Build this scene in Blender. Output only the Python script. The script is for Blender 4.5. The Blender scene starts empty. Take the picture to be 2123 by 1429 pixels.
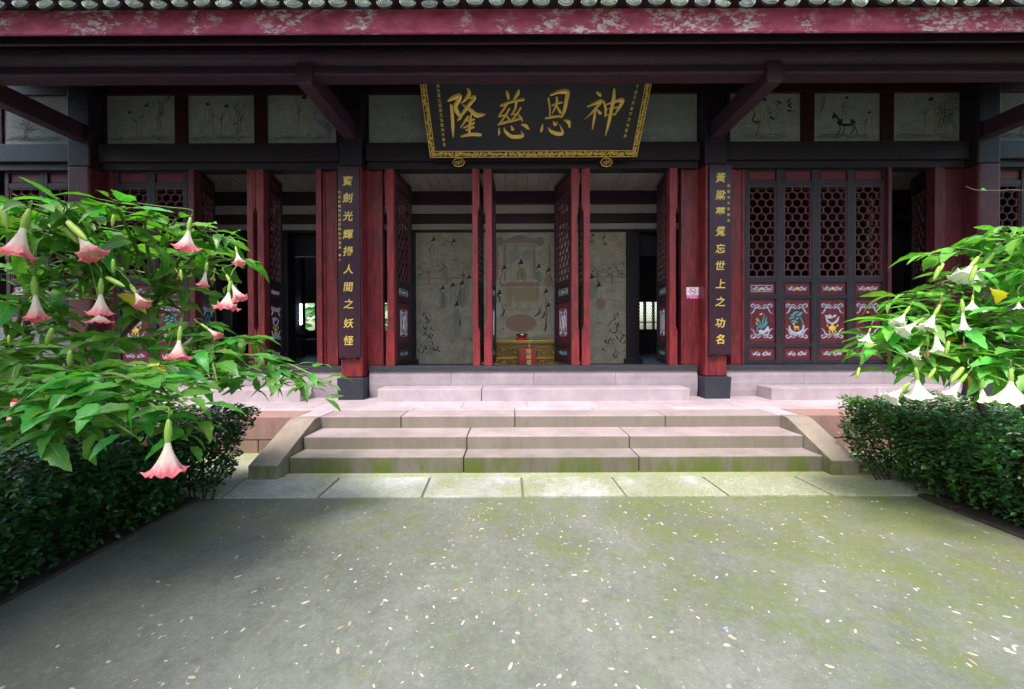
import bpy, math, random
from mathutils import Vector, Matrix
R = math.radians
PI = math.pi
random.seed(7)
scene = bpy.context.scene
col = scene.collection

# ------------------------------------------------------------------ camera, sky, sun, exposure
F = 740.0; CX = 1061.5; CY = 697.5; H = 1.5
cam_data = bpy.data.cameras.new('camera'); cam = bpy.data.objects.new('camera', cam_data); col.objects.link(cam)
cam_data.sensor_width = 36; cam_data.lens = F / 2123 * 36
cam_data.shift_y = -17 / 2123; cam_data.clip_start = 0.05; cam_data.clip_end = 500
CAMROT = Matrix.Rotation(R(90 - 0.5), 3, 'X') @ Matrix.Rotation(R(-0.2), 3, 'Z')
cam.matrix_world = Matrix.Translation((0, 0, H)) @ CAMROT.to_4x4()
scene.camera = cam

SUN_EL = 62; SUN_AZ = 202           # azimuth from +Y, clockwise
world = bpy.data.worlds.new('World'); scene.world = world; world.use_nodes = True
wn = world.node_tree; wn.nodes.clear()
sky = wn.nodes.new('ShaderNodeTexSky'); sky.sky_type = 'NISHITA'; sky.sun_disc = False
sky.sun_elevation = R(SUN_EL); sky.sun_rotation = R(SUN_AZ); sky.dust_density = 3.0; sky.air_density = 1.3; sky.ozone_density = 1.0
bg = wn.nodes.new('ShaderNodeBackground'); bg.inputs['Strength'].default_value = 0.14
wo = wn.nodes.new('ShaderNodeOutputWorld')
wn.links.new(sky.outputs[0], bg.inputs[0]); wn.links.new(bg.outputs[0], wo.inputs[0])
sd = bpy.data.lights.new('sun', 'SUN'); sd.energy = 1.5; sd.angle = R(14); sd.color = (1, 0.975, 0.94)
sun = bpy.data.objects.new('sun', sd); col.objects.link(sun)
sv = Vector((math.sin(R(SUN_AZ)) * math.cos(R(SUN_EL)), math.cos(R(SUN_AZ)) * math.cos(R(SUN_EL)), math.sin(R(SUN_EL))))
sun.rotation_euler = sv.to_track_quat('Z', 'Y').to_euler(); sun.location = (0, -5, 12)
scene.view_settings.view_transform = 'Standard'; scene.view_settings.look = 'None'
scene.view_settings.gamma = 1.0; scene.view_settings.exposure = 1.9
scene.view_settings.use_curve_mapping = False

# ------------------------------------------------------------------ helpers
def ray(px, py):
    return CAMROT @ Vector(((px - CX) / F, -(py - CY) / F, -1))
def P(px, py, Y):                       # a point of the place measured from its position in the photo and its distance
    d = ray(px, py); return Vector((0, 0, H)) + d * (Y / d.y)
def X(px, Y, py=700): return P(px, py, Y).x
def Z(py, Y, px=1061): return P(px, py, Y).z
def G(px, py, z=0.0):                   # point on the horizontal plane z
    d = ray(px, py); return Vector((0, 0, H)) + d * ((z - H) / d.z)

class MB:
    def __init__(s): s.v = []; s.f = []; s.m = []
    def add(s, vs, fs, mi=0):
        n = len(s.v); s.v += [tuple(v) for v in vs]
        for f in fs: s.f.append(tuple(i + n for i in f)); s.m.append(mi)
    def box(s, x0, x1, y0, y1, z0, z1, mi=0):
        s.add([(x0,y0,z0),(x1,y0,z0),(x1,y1,z0),(x0,y1,z0),(x0,y0,z1),(x1,y0,z1),(x1,y1,z1),(x0,y1,z1)],
              [(0,3,2,1),(4,5,6,7),(0,1,5,4),(1,2,6,5),(2,3,7,6),(3,0,4,7)], mi)
    def hexa(s, b, t, mi=0):            # 4 bottom, 4 top points
        s.add(list(b) + list(t), [(0,3,2,1),(4,5,6,7),(0,1,5,4),(1,2,6,5),(2,3,7,6),(3,0,4,7)], mi)
    def tube(s, pts, rad, n=6, mi=0, caps=True):
        pts = [Vector(p) for p in pts]; rings = []
        up0 = Vector((0.13, 0.21, 0.97))
        for i, p in enumerate(pts):
            d = (pts[min(i+1, len(pts)-1)] - pts[max(i-1, 0)])
            if d.length < 1e-9: d = Vector((0,0,1))
            d.normalize(); a = d.cross(up0)
            if a.length < 0.05: a = d.cross(Vector((1,0,0)))
            a.normalize(); b = d.cross(a)
            r = rad[i] if isinstance(rad, (list, tuple)) else rad
            rings.append([p + a * (r * math.cos(2*PI*k/n)) + b * (r * math.sin(2*PI*k/n)) for k in range(n)])
        vs = [v for r_ in rings for v in r_]; fs = []
        for i in range(len(pts)-1):
            for k in range(n):
                fs.append((i*n+k, i*n+(k+1)%n, (i+1)*n+(k+1)%n, (i+1)*n+k))
        if caps: fs.append(tuple(range(n))[::-1]); fs.append(tuple((len(pts)-1)*n+k for k in range(n)))
        s.add(vs, fs, mi)
    def lathe(s, prof, n=24, c=(0,0,0), mi=0):
        vs = []; fs = []
        for (r, z) in prof:
            for k in range(n): vs.append((c[0]+r*math.cos(2*PI*k/n), c[1]+r*math.sin(2*PI*k/n), c[2]+z))
        for i in range(len(prof)-1):
            for k in range(n): fs.append((i*n+k, i*n+(k+1)%n, (i+1)*n+(k+1)%n, (i+1)*n+k))
        s.add(vs, fs, mi)
    def ribbon(s, pts, w, y, h=0.004, mi=0, frame=None):   # raised brush stroke / carved line on an XZ plane, (x,z) points
        P2 = [Vector((p[0], p[1])) for p in pts]
        n = len(P2)
        if n < 2: return
        vs = []
        for i, p in enumerate(P2):
            d = P2[min(i+1, n-1)] - P2[max(i-1, 0)]
            if d.length < 1e-9: d = Vector((1, 0))
            d.normalize(); q = Vector((-d.y, d.x)); ww = (w[i] if isinstance(w, (list, tuple)) else w) / 2
            a = p + q*ww; b = p - q*ww
            trip = [(a.x, a.y, 0), (p.x, p.y, h), (b.x, b.y, 0)]
            for (u, vv, hh) in trip:
                vs.append(frame(u, vv, hh) if frame else (u, y - hh, vv))
        fs = []
        for i in range(n-1):
            for k in (0, 1):
                a = i*3+k; fs.append((a, a+1, a+4, a+3))
        s.add(vs, fs, mi)
    def blob(s, cx, cz, rx, rz, y, h=0.01, mi=0, n=10, frame=None, rot=0):
        vs = []
        c_, s_ = math.cos(rot), math.sin(rot)
        for j, (rr, hh) in enumerate(((1, 0), (0.7, 0.75))):
            for k in range(n):
                a = 2*PI*k/n; u = rx*rr*math.cos(a); v = rz*rr*math.sin(a)
                u, v = u*c_-v*s_, u*s_+v*c_
                vs.append((cx+u, cz+v, h*hh))
        vs.append((cx, cz, h))
        vs = [frame(*q) if frame else (q[0], y-q[2], q[1]) for q in vs]
        fs = [(k, (k+1)%n, n+(k+1)%n, n+k) for k in range(n)] + [(n+k, n+(k+1)%n, 2*n) for k in range(n)]
        s.add(vs, fs, mi)
    def mesh(s, name, mats, smooth=False):
        me = bpy.data.meshes.new(name); me.from_pydata(s.v, [], s.f)
        for m in (mats if isinstance(mats, (list, tuple)) else [mats]): me.materials.append(m)
        me.polygons.foreach_set('material_index', s.m)
        if smooth: me.polygons.foreach_set('use_smooth', [True]*len(s.f))
        me.update(); return me
    def build(s, name, mats, parent=None, smooth=False, bevel=0, loc=None, inv=True):
        return place(name, s.mesh(name, mats, smooth), parent, bevel, loc, inv)

def place(name, me, parent=None, bevel=0, loc=None, inv=True):
    o = bpy.data.objects.new(name, me); col.objects.link(o)
    if loc is not None: o.location = loc
    if parent is not None:
        o.parent = parent
        if inv and parent.parent is None: o.matrix_parent_inverse = Matrix.Translation(-parent.location)
    if bevel:
        b = o.modifiers.new('bevel', 'BEVEL'); b.width = bevel; b.segments = 2; b.limit_method = 'ANGLE'
    return o
def tag(o, label=None, cat=None, group=None, kind=None):
    for k, v in (('label', label), ('category', cat), ('group', group), ('kind', kind)):
        if v: o[k] = v
    return o
def empty(name, loc, label, cat, group=None):
    o = bpy.data.objects.new(name, None); col.objects.link(o); o.location = loc; o.empty_display_size = 0.2
    return tag(o, label, cat, group)
def spline(pts, n=6):                   # Catmull-Rom through points of any dimension
    pts = [tuple(p) for p in pts]
    if len(pts) < 3: 
        a, b = pts[0], pts[-1]
        return [tuple(a[i]+(b[i]-a[i])*t/n for i in range(len(a))) for t in range(n+1)]
    out = []; e = [pts[0]] + pts + [pts[-1]]
    for i in range(1, len(e)-2):
        p0, p1, p2, p3 = e[i-1], e[i], e[i+1], e[i+2]
        for k in range(n):
            t = k/n
            out.append(tuple(0.5*((2*p1[j])+(-p0[j]+p2[j])*t+(2*p0[j]-5*p1[j]+4*p2[j]-p3[j])*t*t+(-p0[j]+3*p1[j]-3*p2[j]+p3[j])*t**3) for j in range(len(p1))))
    out.append(pts[-1]); return out

# ------------------------------------------------------------------ materials
def newmat(name):
    m = bpy.data.materials.new(name); m.use_nodes = True; nt = m.node_tree
    return m, nt, nt.nodes['Principled BSDF'], nt.nodes, nt.links
def mixc(ns, ls, fac, a, b, blend='MIX'):
    n = ns.new('ShaderNodeMix'); n.data_type = 'RGBA'; n.blend_type = blend
    if isinstance(fac, (int, float)): n.inputs[0].default_value = fac
    else: ls.new(fac, n.inputs[0])
    for v, i in ((a, 6), (b, 7)):
        if isinstance(v, tuple): n.inputs[i].default_value = (v[0], v[1], v[2], 1)
        else: ls.new(v, n.inputs[i])
    return n.outputs[2]
def noise(ns, ls, vec, scale, detail=5, rough=0.6, dist=0):
    n = ns.new('ShaderNodeTexNoise'); n.inputs['Scale'].default_value = scale; n.inputs['Detail'].default_value = detail
    n.inputs['Roughness'].default_value = rough; n.inputs['Distortion'].default_value = dist
    ls.new(vec, n.inputs['Vector']); return n.outputs[0]
def ramp(ns, ls, fac, lo, hi):
    n = ns.new('ShaderNodeMapRange'); n.inputs[1].default_value = lo; n.inputs[2].default_value = hi; n.clamp = True
    n.interpolation_type = 'SMOOTHSTEP'
    ls.new(fac, n.inputs[0]); return n.outputs[0]
def coords(ns, ls, stretch=(1,1,1), world=True):
    if world:
        g = ns.new('ShaderNodeNewGeometry'); src = g.outputs['Position']
    else:
        g = ns.new('ShaderNodeTexCoord'); src = g.outputs['Object']
    mp = ns.new('ShaderNodeMapping'); mp.inputs['Scale'].default_value = stretch; ls.new(src, mp.inputs[0])
    return mp.outputs[0], src
def bump(ns, ls, bs, h, strength=0.3, dist=0.01):
    b = ns.new('ShaderNodeBump'); b.inputs['Strength'].default_value = strength; b.inputs['Distance'].default_value = dist
    ls.new(h, b.inputs['Height']); ls.new(b.outputs[0], bs.inputs['Normal'])
def mul(ns, ls, a, b):
    n = ns.new('ShaderNodeMath'); n.operation = 'MULTIPLY'; n.use_clamp = True
    for v, i in ((a,0),(b,1)):
        if isinstance(v, (int,float)): n.inputs[i].default_value = v
        else: ls.new(v, n.inputs[i])
    return n.outputs[0]
def objvar(ns, ls, colr, amt):
    oi = ns.new('ShaderNodeObjectInfo'); r = ns.new('ShaderNodeMapRange')
    r.inputs[3].default_value = 1-amt; r.inputs[4].default_value = 1+amt
    ls.new(oi.outputs['Random'], r.inputs[0])
    hs = ns.new('ShaderNodeHueSaturation'); ls.new(r.outputs[0], hs.inputs['Value']); ls.new(colr, hs.inputs['Color'])
    return hs.outputs[0]

def paint(name, c, c2=None, rough=0.5, stretch=(6,6,1), wear=None, wearlo=0.66, scale=4, bs_=0.25, spec=0.4, metallic=0, world=True, var=0):
    m, nt, bs, ns, ls = newmat(name)
    v, raw = coords(ns, ls, stretch, world)
    n1 = noise(ns, ls, v, scale, 6, 0.65)
    o = mixc(ns, ls, ramp(ns, ls, n1, 0.3, 0.72), c, c2 or tuple(x*0.6 for x in c))
    ng = noise(ns, ls, v, scale*7, 6, 0.8)
    o = mixc(ns, ls, mul(ns, ls, ramp(ns, ls, ng, 0.42, 0.75), 0.55), o, tuple(x*0.42 for x in c))
    if wear:
        n2 = noise(ns, ls, v, scale*3.1, 8, 0.75, 0.4)
        n3 = noise(ns, ls, raw, 1.7, 3)
        o = mixc(ns, ls, mul(ns, ls, ramp(ns, ls, n2, wearlo-0.03, wearlo+0.03), ramp(ns, ls, n3, 0.42, 0.6)), o, wear)
    if var: o = objvar(ns, ls, o, var)
    ls.new(o, bs.inputs['Base Color'])
    bs.inputs['Roughness'].default_value = rough; bs.inputs['Metallic'].default_value = metallic
    bs.inputs['Specular IOR Level'].default_value = spec
    bump(ns, ls, bs, mixc(ns, ls, 0.5, n1, ng), bs_*1.8, 0.006)
    return m

def stone(name, c, c2, moss=0, mosstop=0.2, rough=0.8, dirt=(0.07,0.06,0.05), dirtamt=0.6, streak=True, var=0.1, mosscol=(0.075,0.105,0.015), riser=None):
    m, nt, bs, ns, ls = newmat(name)
    v, raw = coords(ns, ls, (1,1,1))
    n1 = noise(ns, ls, raw, 2.2, 7, 0.65, 0.3)
    o = mixc(ns, ls, ramp(ns, ls, n1, 0.3, 0.7), c, c2)
    fine = noise(ns, ls, raw, 60, 4, 0.7)
    o = mixc(ns, ls, mul(ns, ls, ramp(ns, ls, fine, 0.35, 0.75), 0.35), o, tuple(x*0.55 for x in c))
    st, _ = coords(ns, ls, (3.5, 3.5, 0.9))
    n2 = noise(ns, ls, st, 1.6, 8, 0.75, 0.5)
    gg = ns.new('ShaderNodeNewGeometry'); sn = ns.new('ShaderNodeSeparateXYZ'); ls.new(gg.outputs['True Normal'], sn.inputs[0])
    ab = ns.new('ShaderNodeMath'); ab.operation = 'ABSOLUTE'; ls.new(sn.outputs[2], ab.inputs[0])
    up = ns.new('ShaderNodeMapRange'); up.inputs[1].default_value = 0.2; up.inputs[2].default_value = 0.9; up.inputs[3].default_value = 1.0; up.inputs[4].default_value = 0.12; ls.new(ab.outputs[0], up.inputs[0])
    o = mixc(ns, ls, mul(ns, ls, mul(ns, ls, ramp(ns, ls, n2, 0.42, 0.72), dirtamt), up.outputs[0]), o, dirt)
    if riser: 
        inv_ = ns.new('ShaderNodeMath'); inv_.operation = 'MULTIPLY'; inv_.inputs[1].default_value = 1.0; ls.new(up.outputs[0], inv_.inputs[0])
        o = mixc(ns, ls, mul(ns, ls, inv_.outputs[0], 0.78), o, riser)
    if moss:
        sx = ns.new('ShaderNodeSeparateXYZ'); ls.new(raw, sx.inputs[0])
        hz = ns.new('ShaderNodeMapRange'); hz.inputs[1].default_value = 0.0; hz.inputs[2].default_value = mosstop
        hz.inputs[3].default_value = 1; hz.inputs[4].default_value = 0; ls.new(sx.outputs[2], hz.inputs[0])
        n3 = noise(ns, ls, st, 0.9, 5, 0.6)
        f = mul(ns, ls, mul(ns, ls, hz.outputs[0], ramp(ns, ls, n3, 0.42, 0.6)), moss)
        hz.interpolation_type = 'SMOOTHSTEP'
        f = mul(ns, ls, f, up.outputs[0])
        o = mixc(ns, ls, f, o, mosscol)
    if var: o = objvar(ns, ls, o, var)
    ls.new(o, bs.inputs['Base Color']); bs.inputs['Roughness'].default_value = rough
    bs.inputs['Specular IOR Level'].default_value = 0.3
    bump(ns, ls, bs, mixc(ns, ls, 0.4, n1, fine), 0.5, 0.006)
    return m

RED   = paint('red_lacquer', (0.36,0.035,0.038), (0.14,0.016,0.026), rough=0.45, wear=(0.5,0.33,0.3), wearlo=0.68)
REDP  = paint('red_pillar', (0.26,0.027,0.031), (0.07,0.012,0.02), rough=0.4, stretch=(4,4,0.7), wear=(0.4,0.12,0.09), wearlo=0.62)
REDDARK= paint('darker_red', (0.12,0.018,0.026), (0.05,0.011,0.018), rough=0.45, stretch=(4,4,0.7), wear=(0.25,0.06,0.05), wearlo=0.66)  # darker red for outer pillars, outer jambs and side-bay stiles
MAROON= paint('maroon_wood', (0.06,0.013,0.022), (0.035,0.01,0.018), rough=0.45)
DARK  = paint('dark_wood', (0.02,0.013,0.02), (0.012,0.009,0.014), rough=0.5)
BLACK = paint('black_frame_paint', (0.026,0.027,0.036), (0.014,0.014,0.02), rough=0.5, stretch=(8,8,1.5), wear=(0.12,0.11,0.12), wearlo=0.7)
SILLM = paint('worn_black_sill', (0.05,0.052,0.065), (0.03,0.03,0.04), rough=0.5, stretch=(1,8,8), wear=(0.3,0.12,0.12), wearlo=0.63)
BASEM = paint('slate_base', (0.032,0.036,0.05), (0.022,0.024,0.034), rough=0.45, stretch=(3,3,3))
BEAM  = paint('beam_red_brown', (0.062,0.024,0.042), (0.03,0.018,0.032), rough=0.55, stretch=(0.7,6,9), wear=(0.15,0.09,0.1), wearlo=0.66)
EAVE  = paint('eave_board_red', (0.72,0.13,0.24), (0.4,0.05,0.11), rough=0.6, stretch=(1.2,3,2.4), wear=(0.85,0.75,0.76), wearlo=0.53, scale=3)
BOARDM= paint('couplet_lacquer', (0.05,0.016,0.032), (0.035,0.012,0.024), rough=0.3, stretch=(5,5,1))
PLAQM = paint('plaque_lacquer', (0.016,0.014,0.024), (0.012,0.01,0.018), rough=0.45, stretch=(1,5,5))
GOLD  = paint('gilding', (0.95,0.66,0.16), (0.75,0.54,0.12), rough=0.45, stretch=(8,8,8), metallic=0.25)
GOLDD = paint('old_gilding', (0.85,0.58,0.14), (0.4,0.24,0.06), rough=0.35, stretch=(14,14,14), metallic=0.3)
WHITEC= paint('white_carving_paint', (0.62,0.62,0.72), (0.4,0.42,0.55), rough=0.6, stretch=(20,20,20))
CYANC = paint('turquoise_carving_paint', (0.08,0.42,0.42), (0.05,0.26,0.32), rough=0.6, stretch=(20,20,20))
PLASTER=paint('frieze_plaster', (0.42,0.43,0.42), (0.33,0.34,0.33), rough=0.9, stretch=(2,2,2), wear=(0.25,0.25,0.24), wearlo=0.68)
MURALM= paint('mural_plaster', (0.46,0.42,0.33), (0.33,0.30,0.24), rough=0.9, stretch=(1.3,1.3,1.3), wear=(0.3,0.18,0.12), wearlo=0.58)
CEILM = paint('pale_ceiling_board', (0.5,0.47,0.44), (0.38,0.35,0.33), rough=0.85, stretch=(6,1,6), var=0.08)
INK   = paint('ink', (0.02,0.02,0.022), (0.04,0.04,0.042), rough=0.9)
INKP  = paint('pale_ink', (0.27,0.26,0.23), (0.2,0.2,0.18), rough=0.9)
WASHR = paint('faded_red_wash', (0.34,0.2,0.15), (0.3,0.22,0.17), rough=0.9)
WASHG = paint('faded_ochre_wash', (0.35,0.28,0.14), (0.3,0.26,0.17), rough=0.9)
WASHW = paint('white_wash', (0.47,0.45,0.37), (0.4,0.37,0.31), rough=0.9)
WASHB = paint('faded_blue_wash', (0.3,0.32,0.28), (0.26,0.28,0.24), rough=0.9)
TILEM = paint('roof_tile_clay', (0.5,0.53,0.5), (0.2,0.23,0.21), rough=0.7, stretch=(5,5,5), wear=(0.35,0.42,0.2), wearlo=0.55, scale=3, var=0.15)
TILED = paint('dark_tile_clay', (0.07,0.08,0.075), (0.04,0.045,0.045), rough=0.8, stretch=(5,5,5))
BRICKM= stone('grey_brick', (0.23,0.22,0.24), (0.16,0.155,0.17), var=0.22)
MORTAR= stone('mortar', (0.3,0.29,0.3), (0.22,0.22,0.22), var=0)
PINK  = stone('pink_sandstone', (0.44,0.365,0.39), (0.34,0.27,0.295), dirt=(0.24,0.18,0.2), dirtamt=0.35, rough=0.7)
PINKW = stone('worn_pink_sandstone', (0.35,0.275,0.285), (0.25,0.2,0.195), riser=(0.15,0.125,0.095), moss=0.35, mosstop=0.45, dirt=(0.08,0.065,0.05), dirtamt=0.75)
RAMPM = stone('weathered_ramp_stone', (0.27,0.22,0.18), (0.19,0.155,0.12), moss=0.7, mosstop=0.5, dirt=(0.06,0.055,0.035), dirtamt=0.7)
TERW  = stone('terrace_wall_sandstone', (0.33,0.17,0.17), (0.27,0.17,0.13), moss=0.5, mosstop=0.35, dirt=(0.12,0.08,0.07), dirtamt=0.5)
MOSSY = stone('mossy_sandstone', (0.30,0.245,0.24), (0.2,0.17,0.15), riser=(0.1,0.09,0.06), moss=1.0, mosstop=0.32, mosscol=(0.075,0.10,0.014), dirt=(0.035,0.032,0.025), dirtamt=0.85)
SLABM = stone('grey_slab', (0.40,0.41,0.37), (0.30,0.31,0.26), dirt=(0.2,0.22,0.14), dirtamt=0.3, var=0.14)
FLOORM= stone('hall_floor_stone', (0.14,0.14,0.17), (0.1,0.1,0.12), rough=0.45)
SOILM = stone('soil', (0.035,0.028,0.02), (0.02,0.016,0.012), var=0)

def mossy_concrete(name, base, base2, mosscol, lo, hi):
    m, nt, bs, ns, ls = newmat(name)
    v, raw = coords(ns, ls)
    n1 = noise(ns, ls, raw, 1.1, 6, 0.6, 0.3); n2 = noise(ns, ls, raw, 9, 8, 0.75); n3 = noise(ns, ls, raw, 90, 5, 0.8)
    o = mixc(ns, ls, ramp(ns, ls, n1, 0.35, 0.65), base, base2)
    o = mixc(ns, ls, mul(ns, ls, ramp(ns, ls, n2, 0.45, 0.7), 0.5), o, tuple(x*0.5 for x in base))
    n4 = noise(ns, ls, raw, 34, 8, 0.85)
    o = mixc(ns, ls, mul(ns, ls, ramp(ns, ls, n4, 0.48, 0.72), 0.6), o, tuple(x*0.45 for x in base))
    o = mixc(ns, ls, mul(ns, ls, ramp(ns, ls, n4, 0.5, 0.3), 0.4), o, tuple(min(1,x*1.7) for x in base))
    sx = ns.new('ShaderNodeSeparateXYZ'); ls.new(raw, sx.inputs[0])
    xx = ns.new('ShaderNodeMapRange'); xx.inputs[1].default_value = -1.5; xx.inputs[2].default_value = 3.0
    xx.inputs[3].default_value = -0.025; xx.inputs[4].default_value = 0.13; ls.new(sx.outputs[0], xx.inputs[0])
    yy = ns.new('ShaderNodeMapRange'); yy.inputs[1].default_value = 1.2; yy.inputs[2].default_value = 3.3
    yy.inputs[3].default_value = -0.08; yy.inputs[4].default_value = 0.07; ls.new(sx.outputs[1], yy.inputs[0])
    ad = ns.new('ShaderNodeMath'); ls.new(xx.outputs[0], ad.inputs[0]); ls.new(yy.outputs[0], ad.inputs[1])
    ad2 = ns.new('ShaderNodeMath'); ls.new(ad.outputs[0], ad2.inputs[0])
    mm = noise(ns, ls, raw, 2.3, 10, 0.78, 0.15); ls.new(mm, ad2.inputs[1])
    f = mul(ns, ls, ramp(ns, ls, ad2.outputs[0], lo, hi), ramp(ns, ls, mixc(ns, ls, 0.5, n3, n4), 0.34, 0.6))
    o = mixc(ns, ls, f, o, mosscol)
    vo = ns.new('ShaderNodeTexVoronoi'); vo.inputs['Scale'].default_value = 70; ls.new(raw, vo.inputs['Vector'])
    sp = ns.new('ShaderNodeMapRange'); sp.inputs[1].default_value = 0.14; sp.inputs[2].default_value = 0.08; ls.new(vo.outputs['Distance'], sp.inputs[0])
    hs = ns.new('ShaderNodeSeparateColor'); ls.new(vo.outputs['Color'], hs.inputs[0])
    pick = ramp(ns, ls, hs.outputs[0], 0.86, 0.9)
    o = mixc(ns, ls, mul(ns, ls, sp.outputs[0], pick), o, (0.5,0.47,0.4))
    ls.new(o, bs.inputs['Base Color']); bs.inputs['Roughness'].default_value = 0.75; bs.inputs['Specular IOR Level'].default_value = 0.3
    bump(ns, ls, bs, mixc(ns, ls, 0.5, n2, n3), 0.5, 0.004)
    return m
GROUND = mossy_concrete('pebbled_concrete', (0.16,0.165,0.14), (0.115,0.12,0.098), (0.11,0.135,0.028), 0.47, 0.72)
STRIPM = mossy_concrete('mossy_strip', (0.34,0.35,0.3), (0.24,0.25,0.2), (0.19,0.22,0.05), 0.40, 0.66)
SLABM2 = mossy_concrete('mossy_slab', (0.38,0.39,0.37), (0.24,0.25,0.22), (0.17,0.19,0.06), 0.46, 0.72)

def leafmat(name, c, c2, rough=0.4, trans=0.35, var=0.25, veins=False):
    m, nt, bs, ns, ls = newmat(name)
    tc = ns.new('ShaderNodeTexCoord'); g = ns.new('ShaderNodeNewGeometry')
    n1 = noise(ns, ls, g.outputs['Position'], 7, 3)
    o = mixc(ns, ls, ramp(ns, ls, n1, 0.3, 0.7), c, c2)
    rr = ns.new('ShaderNodeMapRange'); rr.inputs[3].default_value = 1-var; rr.inputs[4].default_value = 1+var
    ls.new(g.outputs['Random Per Island'], rr.inputs[0])
    hs = ns.new('ShaderNodeHueSaturation'); ls.new(rr.outputs[0], hs.inputs['Value']); ls.new(o, hs.inputs['Color'])
    oi_ = ns.new('ShaderNodeObjectInfo'); hr = ns.new('ShaderNodeMapRange'); hr.inputs[3].default_value = 0.47; hr.inputs[4].default_value = 0.535; ls.new(oi_.outputs['Random'], hr.inputs[0]); ls.new(hr.outputs[0], hs.inputs['Hue'])
    o = objvar(ns, ls, hs.outputs[0], var*0.8)
    if veins:
        at = ns.new('ShaderNodeAttribute'); at.attribute_name = 'vein'; sp = ns.new('ShaderNodeSeparateXYZ'); ls.new(at.outputs['Vector'], sp.inputs[0])
        def mth(op, a, b=None):
            q = ns.new('ShaderNodeMath'); q.operation = op
            for v, i in ((a,0),(b,1)):
                if v is None: continue
                if isinstance(v, (int,float)): q.inputs[i].default_value = v
                else: ls.new(v, q.inputs[i])
            return q.outputs[0]
        ay = mth('ABSOLUTE', sp.outputs[1]); rib = ramp(ns, ls, ay, 0.1, 0.03)
        side = mth('PINGPONG', mth('SUBTRACT', mth('MULTIPLY', sp.outputs[0], 9.0), mth('MULTIPLY', ay, 1.3)), 0.5)
        sv_ = mul(ns, ls, ramp(ns, ls, side, 0.09, 0.02), 0.55)
        vv = mth('MAXIMUM', rib, sv_)
        o = mixc(ns, ls, mul(ns, ls, vv, 0.55), o, (0.22,0.42,0.12))
        bump(ns, ls, bs, vv, 0.5, 0.004)
    ls.new(o, bs.inputs['Base Color']); bs.inputs['Roughness'].default_value = rough
    bs.inputs['Specular IOR Level'].default_value = 0.5
    tr = ns.new('ShaderNodeBsdfTranslucent'); t2 = mixc(ns, ls, 1.0, o, (1.0,1.25,0.4), 'MULTIPLY'); ls.new(t2, tr.inputs[0])
    mx = ns.new('ShaderNodeMixShader'); mx.inputs[0].default_value = trans
    ls.new(bs.outputs[0], mx.inputs[1]); ls.new(tr.outputs[0], mx.inputs[2])
    ls.new(mx.outputs[0], ns['Material Output'].inputs[0])
    return m
LEAF  = leafmat('trumpet_leaf', (0.05,0.22,0.035), (0.13,0.38,0.04), 0.36, 0.42, 0.3, True)
LEAFR = leafmat('pale_trumpet_leaf', (0.10,0.32,0.05), (0.2,0.5,0.07), 0.4, 0.42, 0.28, True)
LEAFY = leafmat('yellow_leaf', (0.6,0.42,0.02), (0.5,0.4,0.03))
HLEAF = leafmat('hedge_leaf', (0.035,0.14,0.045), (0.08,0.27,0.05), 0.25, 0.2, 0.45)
HLEAF_SHADE = leafmat('shaded_hedge_leaf', (0.013,0.06,0.02), (0.03,0.11,0.025), 0.3, 0.15, 0.45)  # darker copy of the hedge leaf, left hedge's shade put into the colour
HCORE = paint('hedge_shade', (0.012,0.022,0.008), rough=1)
STEMM = paint('green_stem', (0.14,0.24,0.05), (0.09,0.14,0.04), rough=0.6, stretch=(9,9,9))
BARK  = paint('grey_bark', (0.11,0.09,0.07), (0.06,0.05,0.04), rough=0.9, stretch=(12,12,3))
TWIG  = paint('dark_twig', (0.04,0.03,0.02), rough=0.9)
BUD   = paint('flower_calyx', (0.2,0.38,0.06), (0.3,0.42,0.06), rough=0.5, stretch=(9,9,2), world=False)
BUDY  = paint('yellow_bud', (0.4,0.5,0.08), (0.3,0.45,0.07), rough=0.5, stretch=(9,9,2), world=False)
WILT  = paint('wilted_petal', (0.28,0.12,0.07), (0.16,0.08,0.05), rough=0.8, stretch=(20,20,4), world=False)
def petal(name, stops):
    m, nt, bs, ns, ls = newmat(name)
    tc = ns.new('ShaderNodeTexCoord'); sx = ns.new('ShaderNodeSeparateXYZ'); ls.new(tc.outputs['Object'], sx.inputs[0])
    nz = noise(ns, ls, tc.outputs['Object'], 9, 4)
    ad = ns.new('ShaderNodeMath'); ad.operation = 'MULTIPLY_ADD'; ls.new(nz, ad.inputs[0]); ad.inputs[1].default_value = 0.3; ls.new(sx.outputs[2], ad.inputs[2])
    mr = ns.new('ShaderNodeMapRange'); mr.inputs[1].default_value = -0.85; mr.inputs[2].default_value = 0.15; ls.new(ad.outputs[0], mr.inputs[0])
    cr = ns.new('ShaderNodeValToRGB'); ls.new(mr.outputs[0], cr.inputs[0])
    e = cr.color_ramp.elements
    e[0].position = stops[0][0]; e[0].color = (*stops[0][1], 1); e[1].position = stops[-1][0]; e[1].color = (*stops[-1][1], 1)
    for p_, c_ in stops[1:-1]:
        q = e.new(p_); q.color = (*c_, 1)
    ls.new(cr.outputs[0], bs.inputs['Base Color']); bs.inputs['Roughness'].default_value = 0.55
    bs.inputs['Specular IOR Level'].default_value = 0.25
    tr = ns.new('ShaderNodeBsdfTranslucent'); ls.new(cr.outputs[0], tr.inputs[0])
    mx = ns.new('ShaderNodeMixShader'); mx.inputs[0].default_value = 0.45
    ls.new(bs.outputs[0], mx.inputs[1]); ls.new(tr.outputs[0], mx.inputs[2]); ls.new(mx.outputs[0], ns['Material Output'].inputs[0])
    return m
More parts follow.
